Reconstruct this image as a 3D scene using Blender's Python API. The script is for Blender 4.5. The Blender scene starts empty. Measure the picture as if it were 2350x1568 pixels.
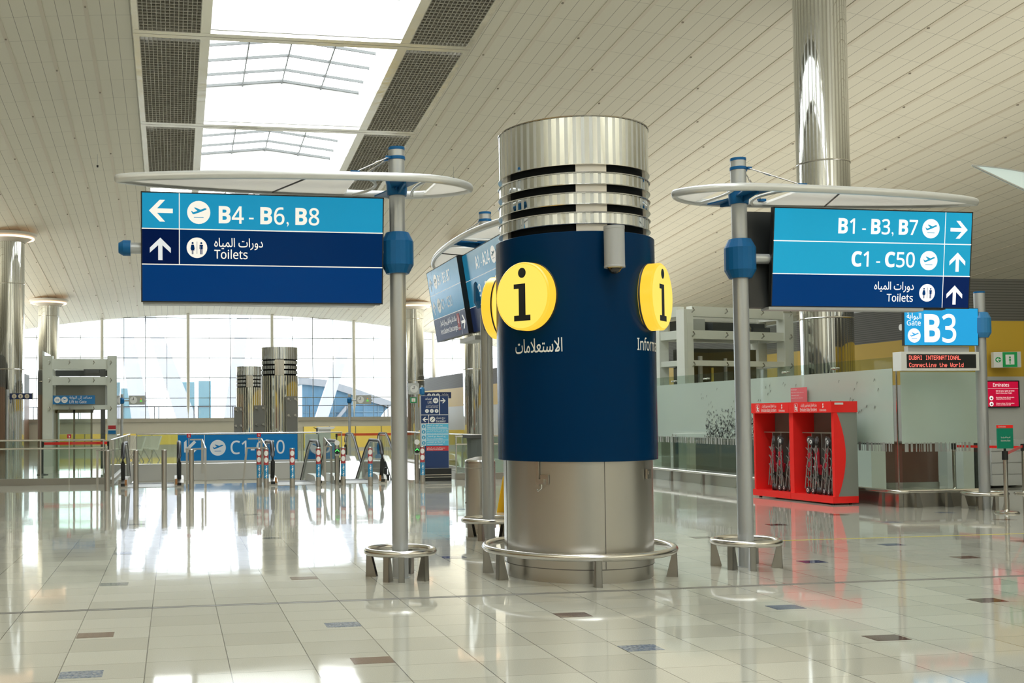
import bpy, math, random
from math import sin, cos, pi, radians, sqrt, hypot, atan2
from mathutils import Matrix, Vector
from mathutils.geometry import delaunay_2d_cdt
random.seed(7)
SC = bpy.context.scene
COL = SC.collection

# ---------------------------------------------------------------- camera, sky, exposure
cam_data = bpy.data.cameras.new('camera')
cam = bpy.data.objects.new('camera', cam_data)
COL.objects.link(cam)
FPX = 2518.14
cam_data.sensor_width = 36.0
cam_data.lens = FPX / 2350 * 36.0
cam_data.shift_x = (1175 - 834.55) / 2350
cam_data.shift_y = (872.15 - 784) / 2350
cam_data.clip_end = 600
RT = Vector((0.98532459, -0.17049056, -0.00827214))
UP = Vector((0.00197355, -0.03708036, 0.99931034))
FW = Vector((0.17067971, 0.98466137, 0.03619972))
cam.matrix_world = Matrix(((RT.x, UP.x, -FW.x, 0), (RT.y, UP.y, -FW.y, 0), (RT.z, UP.z, -FW.z, 1.6), (0, 0, 0, 1)))
SC.camera = cam

world = bpy.data.worlds.new('sky')
SC.world = world
world.use_nodes = True
bg = world.node_tree.nodes['Background']
bg.inputs[0].default_value = (0.93, 0.97, 1.0, 1)
bg.inputs[1].default_value = 5.4

SC.view_settings.view_transform = 'Standard'
SC.view_settings.look = 'None'
SC.view_settings.gamma = 1
SC.view_settings.use_curve_mapping = False
SC.view_settings.exposure = 0.45
SC.cycles.max_bounces = 9
SC.cycles.diffuse_bounces = 5
SC.cycles.glossy_bounces = 5
SC.cycles.transmission_bounces = 6
SC.cycles.transparent_max_bounces = 24
SC.cycles.caustics_reflective = False
SC.cycles.caustics_refractive = False
SC.cycles.sample_clamp_indirect = 6
SC.cycles.use_denoising = True
SC.cycles.use_adaptive_sampling = False

def area_light(name, loc, size, size_y, energy, color, rot):
    l = bpy.data.lights.new(name, 'AREA'); l.shape = 'RECTANGLE'
    l.size = size; l.size_y = size_y; l.energy = energy; l.color = color
    o = bpy.data.objects.new(name, l); COL.objects.link(o)
    o.location = loc; o.rotation_euler = rot
    return o
def portal(name, loc, sx, sy, rot):
    o = area_light(name, loc, sx, sy, 1, (1, 1, 1), rot); o.data.cycles.is_portal = True
    return o

# added fill lights aimed upward, out of view over the lounge roofs, brightening the hall
area_light('added_fill_light', (22.5, 30, 4.9), 4, 66, 1200, (1, .95, .84), (radians(180), 0, 0))
area_light('added_fill_light', (-15, 26, 5.2), 5, 56, 420, (1, .95, .84), (radians(180), 0, 0))
area_light('added_fill_light', (-14, 68, 5.2), 4, 26, 1300, (1, .96, .87), (radians(180), 0, 0))
area_light('added_fill_light', (23, -20, 4.9), 4, 28, 3600, (.98, .98, .95), (radians(180), 0, 0))
area_light('added_fill_light', (-14, -20, 5.2), 4, 28, 3600, (.98, .98, .95), (radians(180), 0, 0))
area_light('added_fill_light', (21, 70, 4.9), 4, 20, 900, (1, .96, .87), (radians(180), 0, 0))

# ---------------------------------------------------------------- materials
MATS = {}
def mat(name, col=(.8, .8, .8), rough=.5, metal=0., em=None, es=1., spec=.5, coat=0.):
    if name in MATS: return MATS[name]
    m = bpy.data.materials.new(name); m.use_nodes = True
    b = m.node_tree.nodes['Principled BSDF']
    b.inputs['Base Color'].default_value = (*col, 1)
    b.inputs['Roughness'].default_value = rough
    b.inputs['Metallic'].default_value = metal
    b.inputs['Specular IOR Level'].default_value = spec
    if coat:
        b.inputs['Coat Weight'].default_value = coat; b.inputs['Coat Roughness'].default_value = .05
    if em:
        b.inputs['Emission Color'].default_value = (*em, 1); b.inputs['Emission Strength'].default_value = es
    MATS[name] = m
    return m
def nodes(m): return m.node_tree.nodes, m.node_tree.links
def noise_rough(m, scale, lo, hi, stretch=(1, 1, 1)):
    N, L = nodes(m); b = N['Principled BSDF']
    tc = N.new('ShaderNodeTexCoord'); mp = N.new('ShaderNodeMapping'); mp.inputs['Scale'].default_value = stretch
    nz = N.new('ShaderNodeTexNoise'); nz.inputs['Scale'].default_value = scale; nz.inputs['Detail'].default_value = 4
    mr = N.new('ShaderNodeMapRange'); mr.inputs[3].default_value = lo; mr.inputs[4].default_value = hi
    L.new(tc.outputs['Object'], mp.inputs[0]); L.new(mp.outputs[0], nz.inputs[0]); L.new(nz.outputs[0], mr.inputs[0]); L.new(mr.outputs[0], b.inputs['Roughness'])
    return nz
def bump(m, scale, strength, dist=.02, stretch=(1, 1, 1)):
    N, L = nodes(m); b = N['Principled BSDF']
    tc = N.new('ShaderNodeTexCoord'); mp = N.new('ShaderNodeMapping'); mp.inputs['Scale'].default_value = stretch
    nz = N.new('ShaderNodeTexNoise'); nz.inputs['Scale'].default_value = scale
    bp = N.new('ShaderNodeBump'); bp.inputs['Strength'].default_value = strength; bp.inputs['Distance'].default_value = dist
    L.new(tc.outputs['Object'], mp.inputs[0]); L.new(mp.outputs[0], nz.inputs[0]); L.new(nz.outputs[0], bp.inputs['Height']); L.new(bp.outputs[0], b.inputs['Normal'])
def glass(name, tint=(.93, .97, .95), frost=0., fcol=(.75, .82, .78), refl=1.0):
    if name in MATS: return MATS[name]
    m = bpy.data.materials.new(name); m.use_nodes = True
    N, L = nodes(m); N.clear()
    out = N.new('ShaderNodeOutputMaterial'); tr = N.new('ShaderNodeBsdfTransparent'); tr.inputs[0].default_value = (*tint, 1)
    gl = N.new('ShaderNodeBsdfGlossy'); gl.inputs['Roughness'].default_value = .02
    fr = N.new('ShaderNodeLayerWeight'); fr.inputs[0].default_value = .5
    pw = N.new('ShaderNodeMath'); pw.operation = 'POWER'; pw.inputs[1].default_value = 5; L.new(fr.outputs['Facing'], pw.inputs[0])
    mu = N.new('ShaderNodeMath'); mu.operation = 'MULTIPLY_ADD'; mu.inputs[1].default_value = .9 * refl; mu.inputs[2].default_value = .04 * refl
    mx = N.new('ShaderNodeMixShader'); L.new(pw.outputs[0], mu.inputs[0]); L.new(mu.outputs[0], mx.inputs[0])
    base = tr
    if frost:
        df = N.new('ShaderNodeBsdfDiffuse'); df.inputs[0].default_value = (*fcol, 1)
        tl = N.new('ShaderNodeBsdfTranslucent'); tl.inputs[0].default_value = (*fcol, 1)
        m1 = N.new('ShaderNodeMixShader'); m1.inputs[0].default_value = .4; L.new(df.outputs[0], m1.inputs[1]); L.new(tl.outputs[0], m1.inputs[2])
        m2 = N.new('ShaderNodeMixShader'); m2.inputs[0].default_value = frost
        L.new(tr.outputs[0], m2.inputs[1]); L.new(m1.outputs[0], m2.inputs[2]); base = m2
    L.new(base.outputs[0], mx.inputs[1]); L.new(gl.outputs[0], mx.inputs[2]); L.new(mx.outputs[0], out.inputs[0])
    MATS[name] = m
    return m

CHROME = mat('polished_chrome', (.74, .76, .75), .04, 1)
SATIN = mat('satin_strip', (.62, .64, .63), .35, .6)
STEEL = mat('brushed_steel', (.60, .58, .54), .28, 1); noise_rough(STEEL, 4, .25, .33, (1, 1, .1))
RAIL = mat('rail_steel', (.66, .64, .60), .2, 1)
DSTEEL = mat('leg_steel', (.40, .39, .36), .3, 1)
POLE = mat('silver_paint', (.50, .52, .53), .32, .55)
WING = mat('canopy_silver', (.66, .67, .66), .3, .35)
MEMB = mat('canopy_skin', (.9, .88, .84), .6)
_n, _l = MEMB.node_tree.nodes, MEMB.node_tree.links; _t = _n.new('ShaderNodeBsdfTranslucent'); _t.inputs[0].default_value = (.9, .88, .84, 1)
_x = _n.new('ShaderNodeMixShader'); _x.inputs[0].default_value = .55; _l.new(_n['Principled BSDF'].outputs[0], _x.inputs[1]); _l.new(_t.outputs[0], _x.inputs[2]); _l.new(_x.outputs[0], _n['Material Output'].inputs[0])
BLUEP = mat('blue_paint', (.008, .115, .30), .35, spec=.22)
NAVYD = mat('navy_drum_paint', (.0, .024, .078), .25, spec=.09)
BLACK = mat('black_plastic', (.012, .014, .014), .4)
BLACKM = mat('black_mesh', (.004, .006, .007), .7, spec=.2)
DGREY = mat('dark_grey_metal', (.07, .075, .075), .45, .3)
GREYB = mat('grey_housing', (.42, .43, .43), .4, .1)
LGREY = mat('light_grey_paint', (.55, .56, .54), .45)
WHITEP = mat('white_paint', (.74, .75, .72), .45)
CREAM = mat('cream_wall', (.78, .76, .69), .6)
OFFW = mat('ivory_cladding', (.66, .64, .58), .5)
RED = mat('red_laminate', (.90, .028, .024), .3, spec=.35)
REDD = mat('dark_red_panel', (.55, .008, .014), .3)
YELP = mat('yellow_panel', (.88, .66, .14), .45)
YELW = mat('yellow_wall', (.60, .39, .045), .45)
LOUV = mat('grey_louvre', (.13, .13, .12), .6)
GRAN = mat('brown_granite', (.16, .075, .055), .25)
RUBBER = mat('black_rubber', (.012, .012, .013), .38)
WHITEL = mat('white_letters', (.82, .82, .80), .5)
SIGNW = mat('lit_white', (.35, .35, .33), .4, em=(1, .94, .83), es=.53)
SIGNW2 = mat('lit_white_cool', (.6, .6, .6), .4, em=(1, .99, .95), es=.53)
SIGNG = mat('lit_grey_arrow', (.5, .52, .55), .4, em=(.80, .84, .88), es=.38)
CYL = mat('lit_cyan', (.01, .12, .2), .18, em=(.006, .24, .44), es=.64, spec=.15)
CYR = mat('lit_bright_cyan', (.01, .15, .25), .18, em=(.012, .37, .62), es=.53, spec=.15)
NAV = mat('lit_navy', (0, .01, .05), .18, em=(.0, .017, .075), es=.64, spec=.12)
NAV2 = mat('lit_royal_navy', (0, .012, .06), .18, em=(.0, .032, .14), es=.64, spec=.12)
NAVR = mat('lit_right_navy', (0, .012, .06), .18, em=(.0, .035, .15), es=.64, spec=.12)
NAVDK = mat('lit_dark_navy', (0, .004, .03), .18, em=(.0, .005, .04), es=.64, spec=.12)
CYO = mat('tilted_cyan', (.015, .14, .22), .16, em=(.01, .17, .32), es=.45)
NAVO = mat('tilted_navy', (.02, .035, .09), .16, em=(.01, .02, .07), es=.35)
YELD = mat('lit_yellow', (.1, .06, .0), .25, em=(1.0, .58, .045), es=.8)
YELF = mat('lit_yellow_face', (.1, .06, .0), .2, em=(1.0, .73, .12), es=.8)
BANB = mat('banner_blue', (.004, .19, .50), .4, spec=.25)
BANW = mat('banner_white', (.72, .76, .80), .5)
WARM = mat('cove_glow', (.9, .8, .7), .5, em=(1, .62, .36), es=1.8)
LEDR = mat('red_led', (.2, .01, .01), .5, em=(1, .16, .12), es=1.5)
GLASS = glass('clear_glass')
GLASSG = glass('green_tinted_glass', (.86, .92, .88), refl=1.2)
GLASSL = glass('lift_glass', (.97, .985, .975), refl=1.1)
GLASSE = glass('solar_glass', (.69, .71, .72), refl=.6)
GLASSW = glass('window_glass', (.97, .99, .98), refl=.5)
FROST = glass('frosted_glass', (.9, .95, .92), .66, (.80, .90, .84), refl=1.0)

# ---------------------------------------------------------------- mesh building
class MB:
    def __init__(s): s.v = []; s.f = []; s.m = []; s.s = []
    def add(s, vs, fs, mi=0, sm=False):
        o = len(s.v); s.v += [tuple(v) for v in vs]
        for j, f in enumerate(fs): s.f.append([i + o for i in f]); s.m.append(mi[j] if isinstance(mi, list) else mi); s.s.append(sm)
        return s
    def box(s, c, d, mi=0, rz=0, M=None):
        x, y, z = d[0] / 2, d[1] / 2, d[2] / 2
        vs = [(a, b, e) for e in (-z, z) for b in (-y, y) for a in (-x, x)]
        if M: vs = [tuple(M @ Vector(v)) for v in vs]
        if rz: vs = [(a * cos(rz) - b * sin(rz), a * sin(rz) + b * cos(rz), e) for a, b, e in vs]
        vs = [(a + c[0], b + c[1], e + c[2]) for a, b, e in vs]
        return s.add(vs, [(0, 2, 3, 1), (4, 5, 7, 6), (0, 1, 5, 4), (2, 6, 7, 3), (0, 4, 6, 2), (1, 3, 7, 5)], mi)
    def bar(s, p0, p1, w, h=None, mi=0, up=(0, 0, 1)):
        p0, p1 = Vector(p0), Vector(p1); d = (p1 - p0).normalized(); u = Vector(up)
        if abs(d.dot(u)) > .98: u = Vector((0, 1, 0))
        a = d.cross(u).normalized(); b = a.cross(d); h = h or w
        vs = [p + a * (i * w / 2) + b * (j * h / 2) for p in (p0, p1) for i, j in ((-1, -1), (1, -1), (1, 1), (-1, 1))]
        return s.add(vs, [(0, 3, 2, 1), (4, 5, 6, 7), (0, 1, 5, 4), (1, 2, 6, 5), (2, 3, 7, 6), (3, 0, 4, 7)], mi)
    def cyl(s, p0, p1, r0, r1=None, n=20, mi=0, caps=True):
        r1 = r0 if r1 is None else r1
        p0, p1 = Vector(p0), Vector(p1); d = (p1 - p0).normalized()
        u = Vector((1, 0, 0)) if abs(d.x) < .9 else Vector((0, 1, 0))
        a = d.cross(u).normalized(); b = d.cross(a)
        vs = [p + (a * cos(2 * pi * k / n) + b * sin(2 * pi * k / n)) * r for p, r in ((p0, r0), (p1, r1)) for k in range(n)]
        s.add(vs, [(k, (k + 1) % n, n + (k + 1) % n, n + k) for k in range(n)], mi, True)
        if caps: s.add(vs, [list(range(n))[::-1], list(range(n, 2 * n))], mi)
        return s
    def lathe(s, prof, n=40, mi=0, c=(0, 0), sm=True, a0=0, a1=2 * pi, mis=None):
        full = abs(a1 - a0 - 2 * pi) < 1e-6; k = n if full else n + 1
        for i in range(len(prof) - 1):
            (r0, z0), (r1, z1) = prof[i], prof[i + 1]
            vs = [(c[0] + r * cos(a0 + (a1 - a0) * j / n), c[1] + r * sin(a0 + (a1 - a0) * j / n), z) for r, z in ((r0, z0), (r1, z1)) for j in range(k)]
            s.add(vs, [(j, (j + 1) % k, k + (j + 1) % k, k + j) for j in range(n)], mis[i] if mis else mi, sm)
        return s
    def tube(s, pts, r, n=10, closed=False, mi=0, rz=None, caps=True):
        pts = [Vector(p) for p in pts]; N = len(pts); vs = []; rz = rz or r
        for i, p in enumerate(pts):
            a = pts[i - 1] if (i or closed) else p; b = pts[(i + 1) % N] if (i < N - 1 or closed) else p
            d = (b - a).normalized(); u = Vector((0, 0, 1))
            if abs(d.z) > .95: u = Vector((0, 1, 0))
            x = d.cross(u).normalized(); y = x.cross(d)
            vs += [p + x * (r * cos(2 * pi * k / n)) + y * (rz * sin(2 * pi * k / n)) for k in range(n)]
        M = N if closed else N - 1
        s.add(vs, [(i * n + k, i * n + (k + 1) % n, ((i + 1) % N) * n + (k + 1) % n, ((i + 1) % N) * n + k) for i in range(M) for k in range(n)], mi, True)
        if not closed and caps: s.add(vs, [list(range(n))[::-1], list(range((N - 1) * n, N * n))], mi)
        return s
    def prism(s, poly, a, b, ax='y', mi=0, mi2=None):
        "polygon in the two other axes extruded along ax from a to b"
        f = {'y': lambda p, t: (p[0], t, p[1]), 'x': lambda p, t: (t, p[0], p[1]), 'z': lambda p, t: (p[0], p[1], t)}[ax]
        n = len(poly); vs = [f(p, a) for p in poly] + [f(p, b) for p in poly]
        s.add(vs, [list(range(n)), list(range(n, 2 * n))[::-1]], mi)
        return s.add(vs, [(i, n + i, n + (i + 1) % n, (i + 1) % n) for i in range(n)], mi if mi2 is None else mi2)
    def flat(s, poly, y=0., mi=0, mp=None):
        vs = [mp(p[0], p[1]) if mp else (p[0], y, p[1]) for p in poly]
        return s.add(vs, [list(range(len(vs)))], mi)
    def build(s, name, mats, parent=None, loc=None, rot=None):
        me = bpy.data.meshes.new(name); me.from_pydata(s.v, [], s.f)
        for m in (mats if isinstance(mats, (list, tuple)) else [mats]): me.materials.append(m)
        me.polygons.foreach_set('material_index', s.m); me.polygons.foreach_set('use_smooth', s.s)
        me.update()
        o = bpy.data.objects.new(name, me); COL.objects.link(o)
        if parent: o.parent = parent
        if loc: o.location = loc
        if rot: o.rotation_euler = rot
        return o
def tag(o, label=None, cat=None, group=None, kind=None):
    for k, v in (('label', label), ('category', cat), ('group', group), ('kind', kind)):
        if v: o[k] = v
    return o
def thing(name, label=None, cat=None, loc=(0, 0, 0), rz=0, group=None, kind=None):
    o = bpy.data.objects.new(name, None); o.empty_display_size = .2; COL.objects.link(o)
    o.location = loc; o.rotation_euler = (0, 0, rz)
    return tag(o, label, cat, group, kind)
def copy_tree(o, parent=None):
    c = o.copy(); COL.objects.link(c)
    if parent: c.parent = parent
    for ch in [x for x in KIDS.get(o.name, [])]: copy_tree(ch, c)
    return c
KIDS = {}
def index_kids():
    KIDS.clear()
    for o in bpy.data.objects:
        if o.parent: KIDS.setdefault(o.parent.name, []).append(o)

# ---------------------------------------------------------------- lettering and pictograms
TXT = {}
def glyphs(txt, grow=.008):
    "outlines of a line of lettering, triangulated and filled by winding number"
    if (txt, grow) in TXT: return TXT[(txt, grow)]
    c = bpy.data.curves.new('lettering', 'FONT'); c.body = txt; c.resolution_u = 4; c.fill_mode = 'NONE'
    o = bpy.data.objects.new('lettering', c); COL.objects.link(o)
    bpy.context.view_layer.update()
    m = bpy.data.meshes.new_from_object(o.evaluated_get(bpy.context.evaluated_depsgraph_get()))
    P = [(v.co.x, v.co.y) for v in m.vertices]; nb = {}
    for e in m.edges:
        a, b = e.vertices; nb.setdefault(a, []).append(b); nb.setdefault(b, []).append(a)
    bpy.data.objects.remove(o); bpy.data.curves.remove(c); bpy.data.meshes.remove(m)
    loops = []; seen = set()
    for s0 in range(len(P)):
        if s0 in seen or s0 not in nb: continue
        # follow the stored order so that every loop keeps its direction
        nxt = s0 + 1 if s0 + 1 in nb[s0] else nb[s0][0]; lp = [s0]; seen.add(s0); prev, cur = s0, nxt
        while cur not in seen:
            lp.append(cur); seen.add(cur); n = [q for q in nb[cur] if q != prev]; prev, cur = cur, (n[0] if n else s0)
        if len(lp) > 2: loops.append([P[k] for k in lp])
    sg = 1 if sum(a[0] * b[1] - b[0] * a[1] for lp in loops for a, b in zip(lp, lp[1:] + lp[:1])) > 0 else -1
    def fat(lp):   # push the outline out a little for a medium weight
        out = []
        for (ax, ay), (bx, by), (cx, cy) in zip(lp[-1:] + lp[:-1], lp, lp[1:] + lp[:1]):
            l1 = hypot(bx - ax, by - ay) or 1e-9; l2 = hypot(cx - bx, cy - by) or 1e-9
            nx, ny = (by - ay) / l1 + (cy - by) / l2, -(bx - ax) / l1 - (cx - bx) / l2; q = hypot(nx, ny)
            f = grow * sg * min(2 / q, 1.6) / q if q > .2 else 0
            out.append((bx + nx * f, by + ny * f))
        return out
    loops = [fat(lp) for lp in loops]
    V = []; E = []; box = []
    for lp in loops:
        k = len(V); V += lp; E += [(k + a, k + (a + 1) % len(lp)) for a in range(len(lp))]
        box.append((min(p[0] for p in lp), max(p[0] for p in lp), min(p[1] for p in lp), max(p[1] for p in lp)))
    ov, _, of, *_r = delaunay_2d_cdt([Vector(v) for v in V], E, [], 0, 1e-6)
    F = []
    for f in of:
        cx = sum(ov[k][0] for k in f) / len(f); cy = sum(ov[k][1] for k in f) / len(f); w = 0
        for lp, bb in zip(loops, box):
            if not (bb[0] <= cx <= bb[1] and bb[2] <= cy <= bb[3]): continue
            x0, y0 = lp[-1]
            for x1, y1 in lp:
                if (y0 <= cy) != (y1 <= cy) and (cx < x0 + (cy - y0) / (y1 - y0) * (x1 - x0)): w += 1 if y1 > y0 else -1
                x0, y0 = x1, y1
        if w: F.append(list(f))
    TXT[(txt, grow)] = ([(v[0], v[1]) for v in ov], F)
    return TXT[(txt, grow)]
AR = {}
for ch, code, n in (('ا', 0xFE8D, 2), ('أ', 0xFE83, 2), ('إ', 0xFE87, 2), ('ب', 0xFE8F, 4), ('ة', 0xFE93, 2), ('ت', 0xFE95, 4), ('ج', 0xFE9D, 4), ('ح', 0xFEA1, 4), ('خ', 0xFEA5, 4), ('د', 0xFEA9, 2), ('ر', 0xFEAD, 2), ('س', 0xFEB1, 4), ('ص', 0xFEB9, 4), ('ط', 0xFEC1, 4), ('ع', 0xFEC9, 4), ('ف', 0xFED1, 4), ('ك', 0xFED9, 4), ('ل', 0xFEDD, 4), ('م', 0xFEE1, 4), ('ن', 0xFEE5, 4), ('ه', 0xFEE9, 4), ('و', 0xFEED, 2), ('ى', 0xFEEF, 2), ('ي', 0xFEF1, 4), ('@', 0xFEFB, 2)):
    AR[ch] = (code, n)
def arabic(t):
    t = t.replace('لا', '@').replace('لأ', '@'); out = ''
    for i, ch in enumerate(t):
        if ch not in AR: out += ch; continue
        code, n = AR[ch]
        pj = i > 0 and t[i - 1] in AR and AR[t[i - 1]][1] == 4
        nj = n == 4 and i + 1 < len(t) and t[i + 1] in AR
        out += chr(code + (3 if pj and nj else 1 if pj else 2 if nj else 0))
    return out[::-1]
def sans(t, gate):
    "upright humanist sans: gate codes get bold letters and regular figures"
    o = ''
    for ch in t:
        if 'A' <= ch <= 'Z': o += chr((0x1D5D4 if gate else 0x1D5A0) + ord(ch) - 65)
        elif 'a' <= ch <= 'z': o += chr((0x1D5EE if gate else 0x1D5BA) + ord(ch) - 97)
        elif '0' <= ch <= '9': o += chr(0x1D7E2 + ord(ch) - 48)
        else: o += ch
    return o
def text(mb, txt, x, z, h, mi=0, align='l', bold=.012, wide=None, mp=None, y=0., cap=.715):
    "lettering with cap height h, baseline z; wide stretches to a width"
    V, F = glyphs(sans(txt, bold >= .015), .012 if bold >= .015 else .007)
    if not V: return
    x0, x1 = min(v[0] for v in V), max(v[0] for v in V); k = h / cap; kx = k
    if wide: kx = wide / (x1 - x0)
    w = (x1 - x0) * kx; ox = x - {'l': 0, 'r': w, 'c': w / 2}[align]
    P = [(ox + (a - x0) * kx, z + b * k) for a, b in V]
    mb.add([mp(*p) if mp else (p[0], y, p[1]) for p in P], F, mi)
    return w
def disc(mb, x, z, r, mi=0, n=28, mp=None, y=0., rx=None):
    rx = rx or r
    mb.flat([(x + rx * cos(2 * pi * k / n), z + r * sin(2 * pi * k / n)) for k in range(n)], y, mi, mp)
def ringf(mb, x, z, r0, r1, mi=0, n=28, mp=None, y=0.):
    P = [(x + r * cos(2 * pi * k / n), z + r * sin(2 * pi * k / n)) for r in (r0, r1) for k in range(n)]
    mb.add([mp(*p) if mp else (p[0], y, p[1]) for p in P], [(k, (k + 1) % n, n + (k + 1) % n, n + k) for k in range(n)], mi)
def poly(mb, pts, x, z, s, mi=0, mp=None, y=0., rot=0, flip=1):
    q = [((a * cos(rot) - b * sin(rot)) * s * flip + x, (a * sin(rot) + b * cos(rot)) * s + z) for a, b in pts]
    mb.flat(q, y, mi, mp)
ARROW = [(0, .5), (.5, 0), (.5, -.22), (.11, .16), (.11, -.55), (-.11, -.55), (-.11, .16), (-.5, -.22), (-.5, 0)]
def arrow(mb, x, z, s, rot, mi=0, y=0., mp=None):
    poly(mb, [(0, .5), (.49, .02), (.49, -.22), (.1, .14), (.1, -.56), (-.1, -.56), (-.1, .14), (-.49, -.22), (-.49, .02)], x, z, s, mi, mp, y, rot)
def plane_icon(mb, x, z, r, mw, mk, y=0., e=.003):
    disc(mb, x, z, r, mw, y=y)
    t = .12
    P = [(-.66, .1), (-.60, .12), (-.46, .0), (-.12, .13), (-.42, .40), (-.30, .42), (.16, .24), (.50, .37), (.66, .36), (.66, .26), (.02, -.02), (-.40, -.16), (-.52, -.16)]
    poly(mb, P, x, z, r, mk, y=y - e)
    mb.flat([(x - r * .42, z - r * .46), (x + r * .42, z - r * .46), (x + r * .42, z - r * .40), (x - r * .42, z - r * .40)], y - e, mk)
MAN = [(-.13, .32), (.13, .32), (.17, .28), (.17, -.1), (.12, -.1), (.12, .2), (.1, .2), (.1, -.6), (.015, -.6), (.015, -.12), (-.015, -.12), (-.015, -.6), (-.1, -.6), (-.1, .2), (-.12, .2), (-.12, -.1), (-.17, -.1), (-.17, .28)]
WOMAN = [(-.09, .32), (.09, .32), (.13, .28), (.2, -.08), (.15, -.1), (.1, .16), (.18, -.24), (.07, -.24), (.07, -.6), (.012, -.6), (.012, -.24), (-.012, -.24), (-.012, -.6), (-.07, -.6), (-.07, -.24), (-.18, -.24), (-.1, .16), (-.15, -.1), (-.2, -.08), (-.13, .28)]
def toilet_icon(mb, x, z, r, mw, mk, y=0., e=.003):
    disc(mb, x, z, r, mw, y=y)
    for dx, P in ((-.42, WOMAN), (.42, MAN)):
        poly(mb, P, x + dx * r, z - .02 * r, r * 1.02, mk, y=y - e); disc(mb, x + dx * r, z + .45 * r, r * .1, mk, 12, y=y - e)
    mb.flat([(x - .02 * r, z - .6 * r), (x + .02 * r, z - .6 * r), (x + .02 * r, z + .6 * r), (x - .02 * r, z + .6 * r)], y - e, mk)

# ================================================================ the hall
def zc(x, y): return 13.8 - .085 * (y - 31.8) - .0055 * (x - 4.1) ** 2
def math(N, L, op, a, b=None, c=None):
    n = N.new('ShaderNodeMath'); n.operation = op
    for i, v in enumerate((a, b, c)):
        if v is None: continue
        if isinstance(v, (int, float)): n.inputs[i].default_value = v
        else: L.new(v, n.inputs[i])
    return n.outputs[0]
def joint(N, L, co, off, per, w):
    "1 on a joint of width w repeated every per"
    f = math(N, L, 'FRACT', math(N, L, 'DIVIDE', math(N, L, 'SUBTRACT', co, off - per / 2), per))
    return math(N, L, 'LESS_THAN', math(N, L, 'ABSOLUTE', math(N, L, 'SUBTRACT', f, .5)), w / per / 2)
def mixc(N, L, fac, a, b):
    n = N.new('ShaderNodeMix'); n.data_type = 'RGBA'
    if isinstance(fac, float): n.inputs[0].default_value = fac
    else: L.new(fac, n.inputs[0])
    for i, v in ((6, a), (7, b)):
        if isinstance(v, tuple): n.inputs[i].default_value = (*v, 1)
        else: L.new(v, n.inputs[i])
    return n.outputs[2]
TX, TY = .5395, .4300
FLOOR = mat('floor_stone', (.4, .39, .33), .05, spec=.62)
N, L = nodes(FLOOR); b = N['Principled BSDF']
tc = N.new('ShaderNodeTexCoord'); sp = N.new('ShaderNodeSeparateXYZ'); L.new(tc.outputs['Object'], sp.inputs[0])
cb = N.new('ShaderNodeCombineXYZ')
L.new(math(N, L, 'FLOOR', math(N, L, 'DIVIDE', math(N, L, 'ADD', sp.outputs[0], 1.802), TX)), cb.inputs[0])
L.new(math(N, L, 'FLOOR', math(N, L, 'DIVIDE', math(N, L, 'SUBTRACT', sp.outputs[1], 9.64), TY)), cb.inputs[1])
wn = N.new('ShaderNodeTexWhiteNoise'); L.new(cb.outputs[0], wn.inputs[0])
nz = N.new('ShaderNodeTexNoise'); nz.inputs['Scale'].default_value = 160; nz.inputs['Detail'].default_value = 3; L.new(tc.outputs['Object'], nz.inputs[0])
c1 = mixc(N, L, wn.outputs[0], (.455, .445, .375), (.54, .53, .45))
mr = N.new('ShaderNodeMapRange'); mr.inputs[1].default_value = .35; mr.inputs[2].default_value = .65; L.new(nz.outputs[0], mr.inputs[0])
c2 = mixc(N, L, math(N, L, 'MULTIPLY', mr.outputs[0], .28), c1, (.26, .25, .21))
jy = joint(N, L, sp.outputs[1], 9.64, TY, .006); jx = joint(N, L, sp.outputs[0], -1.802, TX, .007)
c3 = mixc(N, L, math(N, L, 'MULTIPLY', jy, .55), c2, (.12, .11, .10)); c4 = mixc(N, L, math(N, L, 'MULTIPLY', jx, .85), c3, (.07, .065, .06))
L.new(c4, b.inputs['Base Color'])
nz2 = N.new('ShaderNodeTexNoise'); nz2.inputs['Scale'].default_value = 1.1; L.new(tc.outputs['Object'], nz2.inputs[0])
bp = N.new('ShaderNodeBump'); bp.inputs['Strength'].default_value = .035; bp.inputs['Distance'].default_value = .05; L.new(nz2.outputs[0], bp.inputs['Height']); L.new(bp.outputs[0], b.inputs['Normal'])
def stone(name, a, bcol, sc=60):
    m = mat(name, a, .05, spec=.6); N, L = nodes(m); b = N['Principled BSDF']
    tc = N.new('ShaderNodeTexCoord'); nz = N.new('ShaderNodeTexNoise'); nz.inputs['Scale'].default_value = sc; nz.inputs['Detail'].default_value = 5; L.new(tc.outputs['Object'], nz.inputs[0])
    mr = N.new('ShaderNodeMapRange'); mr.inputs[1].default_value = .38; mr.inputs[2].default_value = .62; L.new(nz.outputs[0], mr.inputs[0])
    L.new(mixc(N, L, mr.outputs[0], a, bcol), b.inputs['Base Color']); return m
FBROWN = stone('brown_tile', (.13, .075, .055), (.19, .12, .09)); FMAROON = stone('maroon_tile', (.055, .02, .018), (.10, .05, .045))
FBLUE = stone('blue_tile', (.08, .13, .22), (.30, .32, .34), 45); FNAVY = stone('navy_tile', (.025, .035, .10), (.10, .12, .2), 45); FSLATE = stone('slate_tile', (.13, .15, .16), (.2, .21, .2))
GROOVE = mat('expansion_joint', (.14, .13, .12), .5); TAPE = mat('yellow_tape', (.62, .52, .06), .4)
m = MB()
def slab(x0, x1, y0, y1, z=0, mi=0, M=None): (M or m).add([(x0, y0, z), (x1, y0, z), (x1, y1, z), (x0, y1, z)], [(0, 1, 2, 3)], mi)
VX0, VX1, VY0, VY1 = -1.5, 8.6, 28.3, 42.0
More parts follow.
